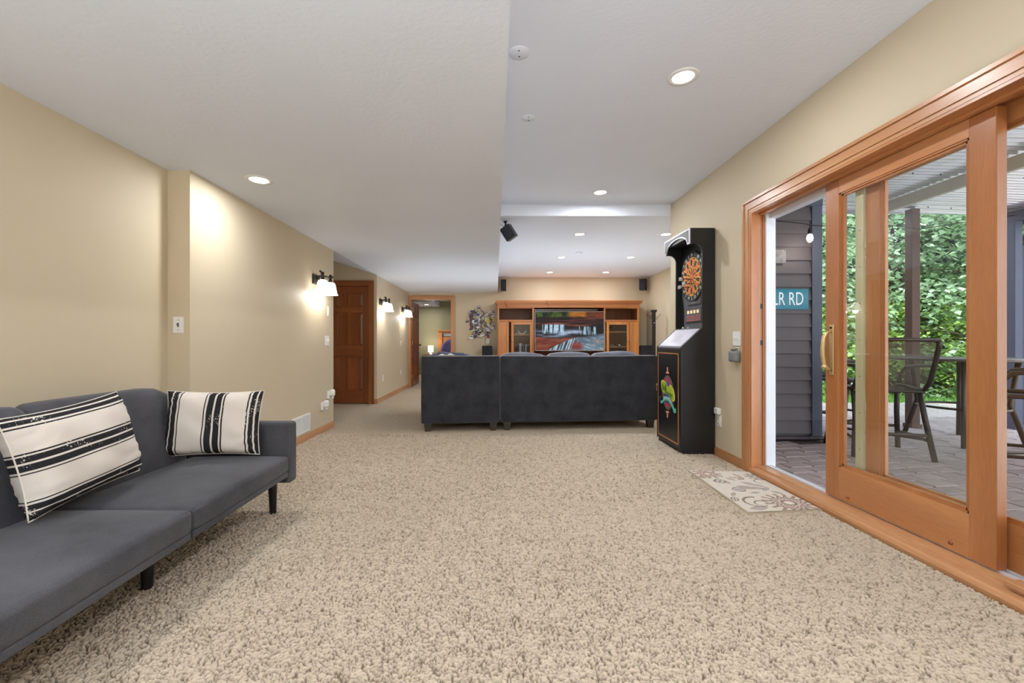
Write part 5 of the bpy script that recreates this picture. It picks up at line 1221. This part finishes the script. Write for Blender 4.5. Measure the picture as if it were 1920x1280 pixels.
bar_chair(cw_(4.42, 5.50, -80), 'bronze sling bar chair seen side-on beyond the corner of the grey siding')
bar_chair(cw_(4.63, 3.62, 40), 'bronze sling bar chair furthest right, cut off by the door frame')
t = thing('patio_table', 'round high bronze patio table with a mesh metal top', 'table', (5.35, 4.9, GZ))
mk('table_top', MB().lathe([(0, .93), (.60, .93), (.615, .945), (.60, .96), (0, .96)], (5.35, 4.9, GZ), 40), M_plain('table_metal', (104, 92, 90), .35, .4), t)
for k in range(4):
    a = PI/4+k*PI/2; mk('leg', MB().tube([(5.35+.42*math.cos(a), 4.9+.42*math.sin(a), GZ+.93), (5.35+.36*math.cos(a), 4.9+.36*math.sin(a), GZ+.45), (5.35+.48*math.cos(a), 4.9+.48*math.sin(a), GZ)], .025, 8), mChairM, t)
mk('ring_stretcher', MB().tube([(5.35+.37*math.cos(a), 4.9+.37*math.sin(a), GZ+.40) for a in [2*PI*i/28 for i in range(29)]], .014, 6), mChairM, t)
t = thing('cup', 'small purple cup on the round patio table', 'cup', (5.55, 4.75, GZ+.96)); mk('body', MB().lathe([(0, 0), (.03, 0), (.045, .10), (.04, .10), (.026, .01), (0, .01)], (5.55, 4.75, GZ+.9605), 14), mPurple, t); mk('rim', MB().lathe([(.045, .098), (.047, .101), (.043, .101)], (5.55, 4.75, GZ+.9605), 14), mPurple, t)

# trees
def crown_mesh(seed, ncl, per, R, H, ls, name):
    r = np.random.RandomState(seed); V = []; Fc = []
    tot = ncl*per; th = r.rand(ncl)*2*PI; rad = R*np.sqrt(r.rand(ncl)); zz = r.rand(ncl)
    rad *= .45+.55*np.sin(PI*np.clip(zz*.85+.12, 0, 1))
    c = np.stack([rad*np.cos(th), rad*np.sin(th), zz*H], 1); out = c.copy(); out[:, 2] = .35*R
    cc = np.repeat(c, per, 0); d = r.normal(size=(tot, 3))*np.array([.27, .27, .085]); rr_ = np.hypot(d[:, 0], d[:, 1]); d[:, 2] -= .35*rr_
    p = cc+d
    a = r.rand(tot)*2*PI; L = ls*(.6+.8*r.rand(tot)); u = np.stack([np.cos(a), np.sin(a), -.35-.5*r.rand(tot)], 1); u /= np.linalg.norm(u, axis=1)[:, None]
    nrm = np.stack([r.normal(size=tot)*.45, r.normal(size=tot)*.45, np.ones(tot)], 1); w_ = np.cross(u, nrm); w_ /= np.linalg.norm(w_, axis=1)[:, None]
    L = L[:, None]; up = np.cross(w_, u)
    pts = np.stack([p, p+u*L*.4+w_*L*.38+up*L*.06, p+u*L, p+u*L*.4-w_*L*.38+up*L*.06, p+u*L*.45-up*L*.05], 1).reshape(-1, 3)
    b = (np.arange(tot)*5)[:, None]; f = np.concatenate([b+np.array([[0, 1, 4]]), b+np.array([[1, 2, 4]]), b+np.array([[2, 3, 4]]), b+np.array([[3, 0, 4]])], 0)
    me = bpy.data.meshes.new(name); me.vertices.add(len(pts)); me.vertices.foreach_set('co', pts.astype('f').ravel())
    me.loops.add(len(f)*3); me.loops.foreach_set('vertex_index', f.astype('i').ravel()); me.polygons.add(len(f)); me.polygons.foreach_set('loop_start', np.arange(len(f), dtype='i')*3); me.update(calc_edges=True)
    return me
crA = crown_mesh(1, 190, 46, 1.7, 4.6, .11, 'leaves'); crA.materials.append(mLeafA)
crB = crown_mesh(2, 200, 46, 1.9, 5.0, .10, 'leaves'); crB.materials.append(mLeafB)
crC = crown_mesh(3, 150, 50, 1.3, 2.6, .10, 'leaves'); crC.materials.append(mLeafC)
crD = crown_mesh(4, 240, 46, 2.4, 6.5, .14, 'leaves'); crD.materials.append(mLeafB)
def trunk(h_, r0, seed):
    r = random.Random(seed); mb = MB(); pts = [(r.uniform(-.1, .1)*k, r.uniform(-.1, .1)*k, h_*k/5) for k in range(6)]; mb.tube(pts, [r0*(1-.13*k) for k in range(6)], 8)
    for k in range(9):
        z = h_*r.uniform(.25, .95); a = r.uniform(0, 2*PI); L = r.uniform(.8, 1.7); mb.tube([(0, 0, z), (math.cos(a)*L*.5, math.sin(a)*L*.5, z+L*.25), (math.cos(a)*L, math.sin(a)*L, z+L*.3)], [r0*.35, r0*.22, .01], 5)
    return mb
def tree(x, y, z, cr_, h_, r0, zo, lab, cat, rot, sc_=1.0, name='tree', grp=None):
    t = thing(name, lab, cat, (x, y, z), grp, rot); 
    mk('trunk', trunk(h_, r0, int(x*7+y*3)), mBark, t, local=True)
    o = bpy.data.objects.new('leaves', cr_); COL.objects.link(o); o.parent = t; o.matrix_local = Matrix.Translation((0, 0, zo)) @ Matrix.Diagonal((sc_, sc_, sc_, 1)); o['kind'] = 'stuff'; return t
def gz(x, y):
    z = GZ-.1
    if y > 11.2: v = (y-11.2)/22; z = GZ-.03+v*v*6.5+.8*v
    if x > 14: u = (x-14)/22; z = max(z, GZ-.03+u*u*6+.8*u)
    return z-.1
spots = [
 (7.5, 10.3, 'A', .6, 'light green leafy tree just right of the grey siding corner, behind the lawn'),
 (9.0, 10.0, 'A', .5, 'light green tree behind the brown patio post'),
 (10.6, 9.2, 'A', .5, 'light green tree behind the round table, right of the brown post'),
 (12.0, 8.9, 'A', .6, 'light green tree nearest the slate corner post'),
 (12.6, 10.9, 'B', .4, 'deep green tree behind the slate corner post'),
 (10.2, 11.6, 'B', .4, 'deep green tree in the second row behind the brown post'),
 (8.4, 12.2, 'B', .4, 'deep green tree in the second row near the siding corner'),
 (14.2, 9.6, 'B', .5, 'deep green tree at the far right of the view'),
 (11.6, 13.2, 'D', .3, 'tall dark tree in the third row, right of centre'),
 (9.3, 14.2, 'D', .3, 'tall dark tree in the third row, left of centre'),
 (14.5, 12.2, 'D', .3, 'tall dark tree in the third row, far right'),
 (13.5, 15.8, 'D', .3, 'tall tree high on the wooded bank behind the round table'),
 (10.8, 17, 'D', .3, 'tall tree high on the wooded bank behind the siding corner'),
 (17, 14.5, 'D', .3, 'tall tree highest on the wooded bank at the far right')]
hz = {'A': (crA, 3.6, .09, .35), 'B': (crB, 4.2, .11, .4), 'D': (crD, 6.0, .15, .6)}
for i, (x, y, k, zo, lab) in enumerate(spots): tree(x, y, gz(x, y), hz[k][0], hz[k][1], hz[k][2], hz[k][3], lab, 'tree', i*1.9, 1.0+.06*(i % 3), grp='trees behind the patio')
for i, (x, y, lab) in enumerate(((8.35, 9.55, 'low yellow-green shrub at the lawn edge near the brown post'), (9.9, 8.7, 'yellow-green shrub at the lawn edge right of the brown post'), (11.1, 8.2, 'yellow-green shrub nearest the slate corner post'), (7.2, 9.9, 'low yellow-green shrub near the siding corner'))):
    tree(x, y, gz(x, y)+.05, crC, 1.5, .04, .05, lab, 'shrub', i*1.3, .8, 'shrub', 'shrubs along the lawn edge')
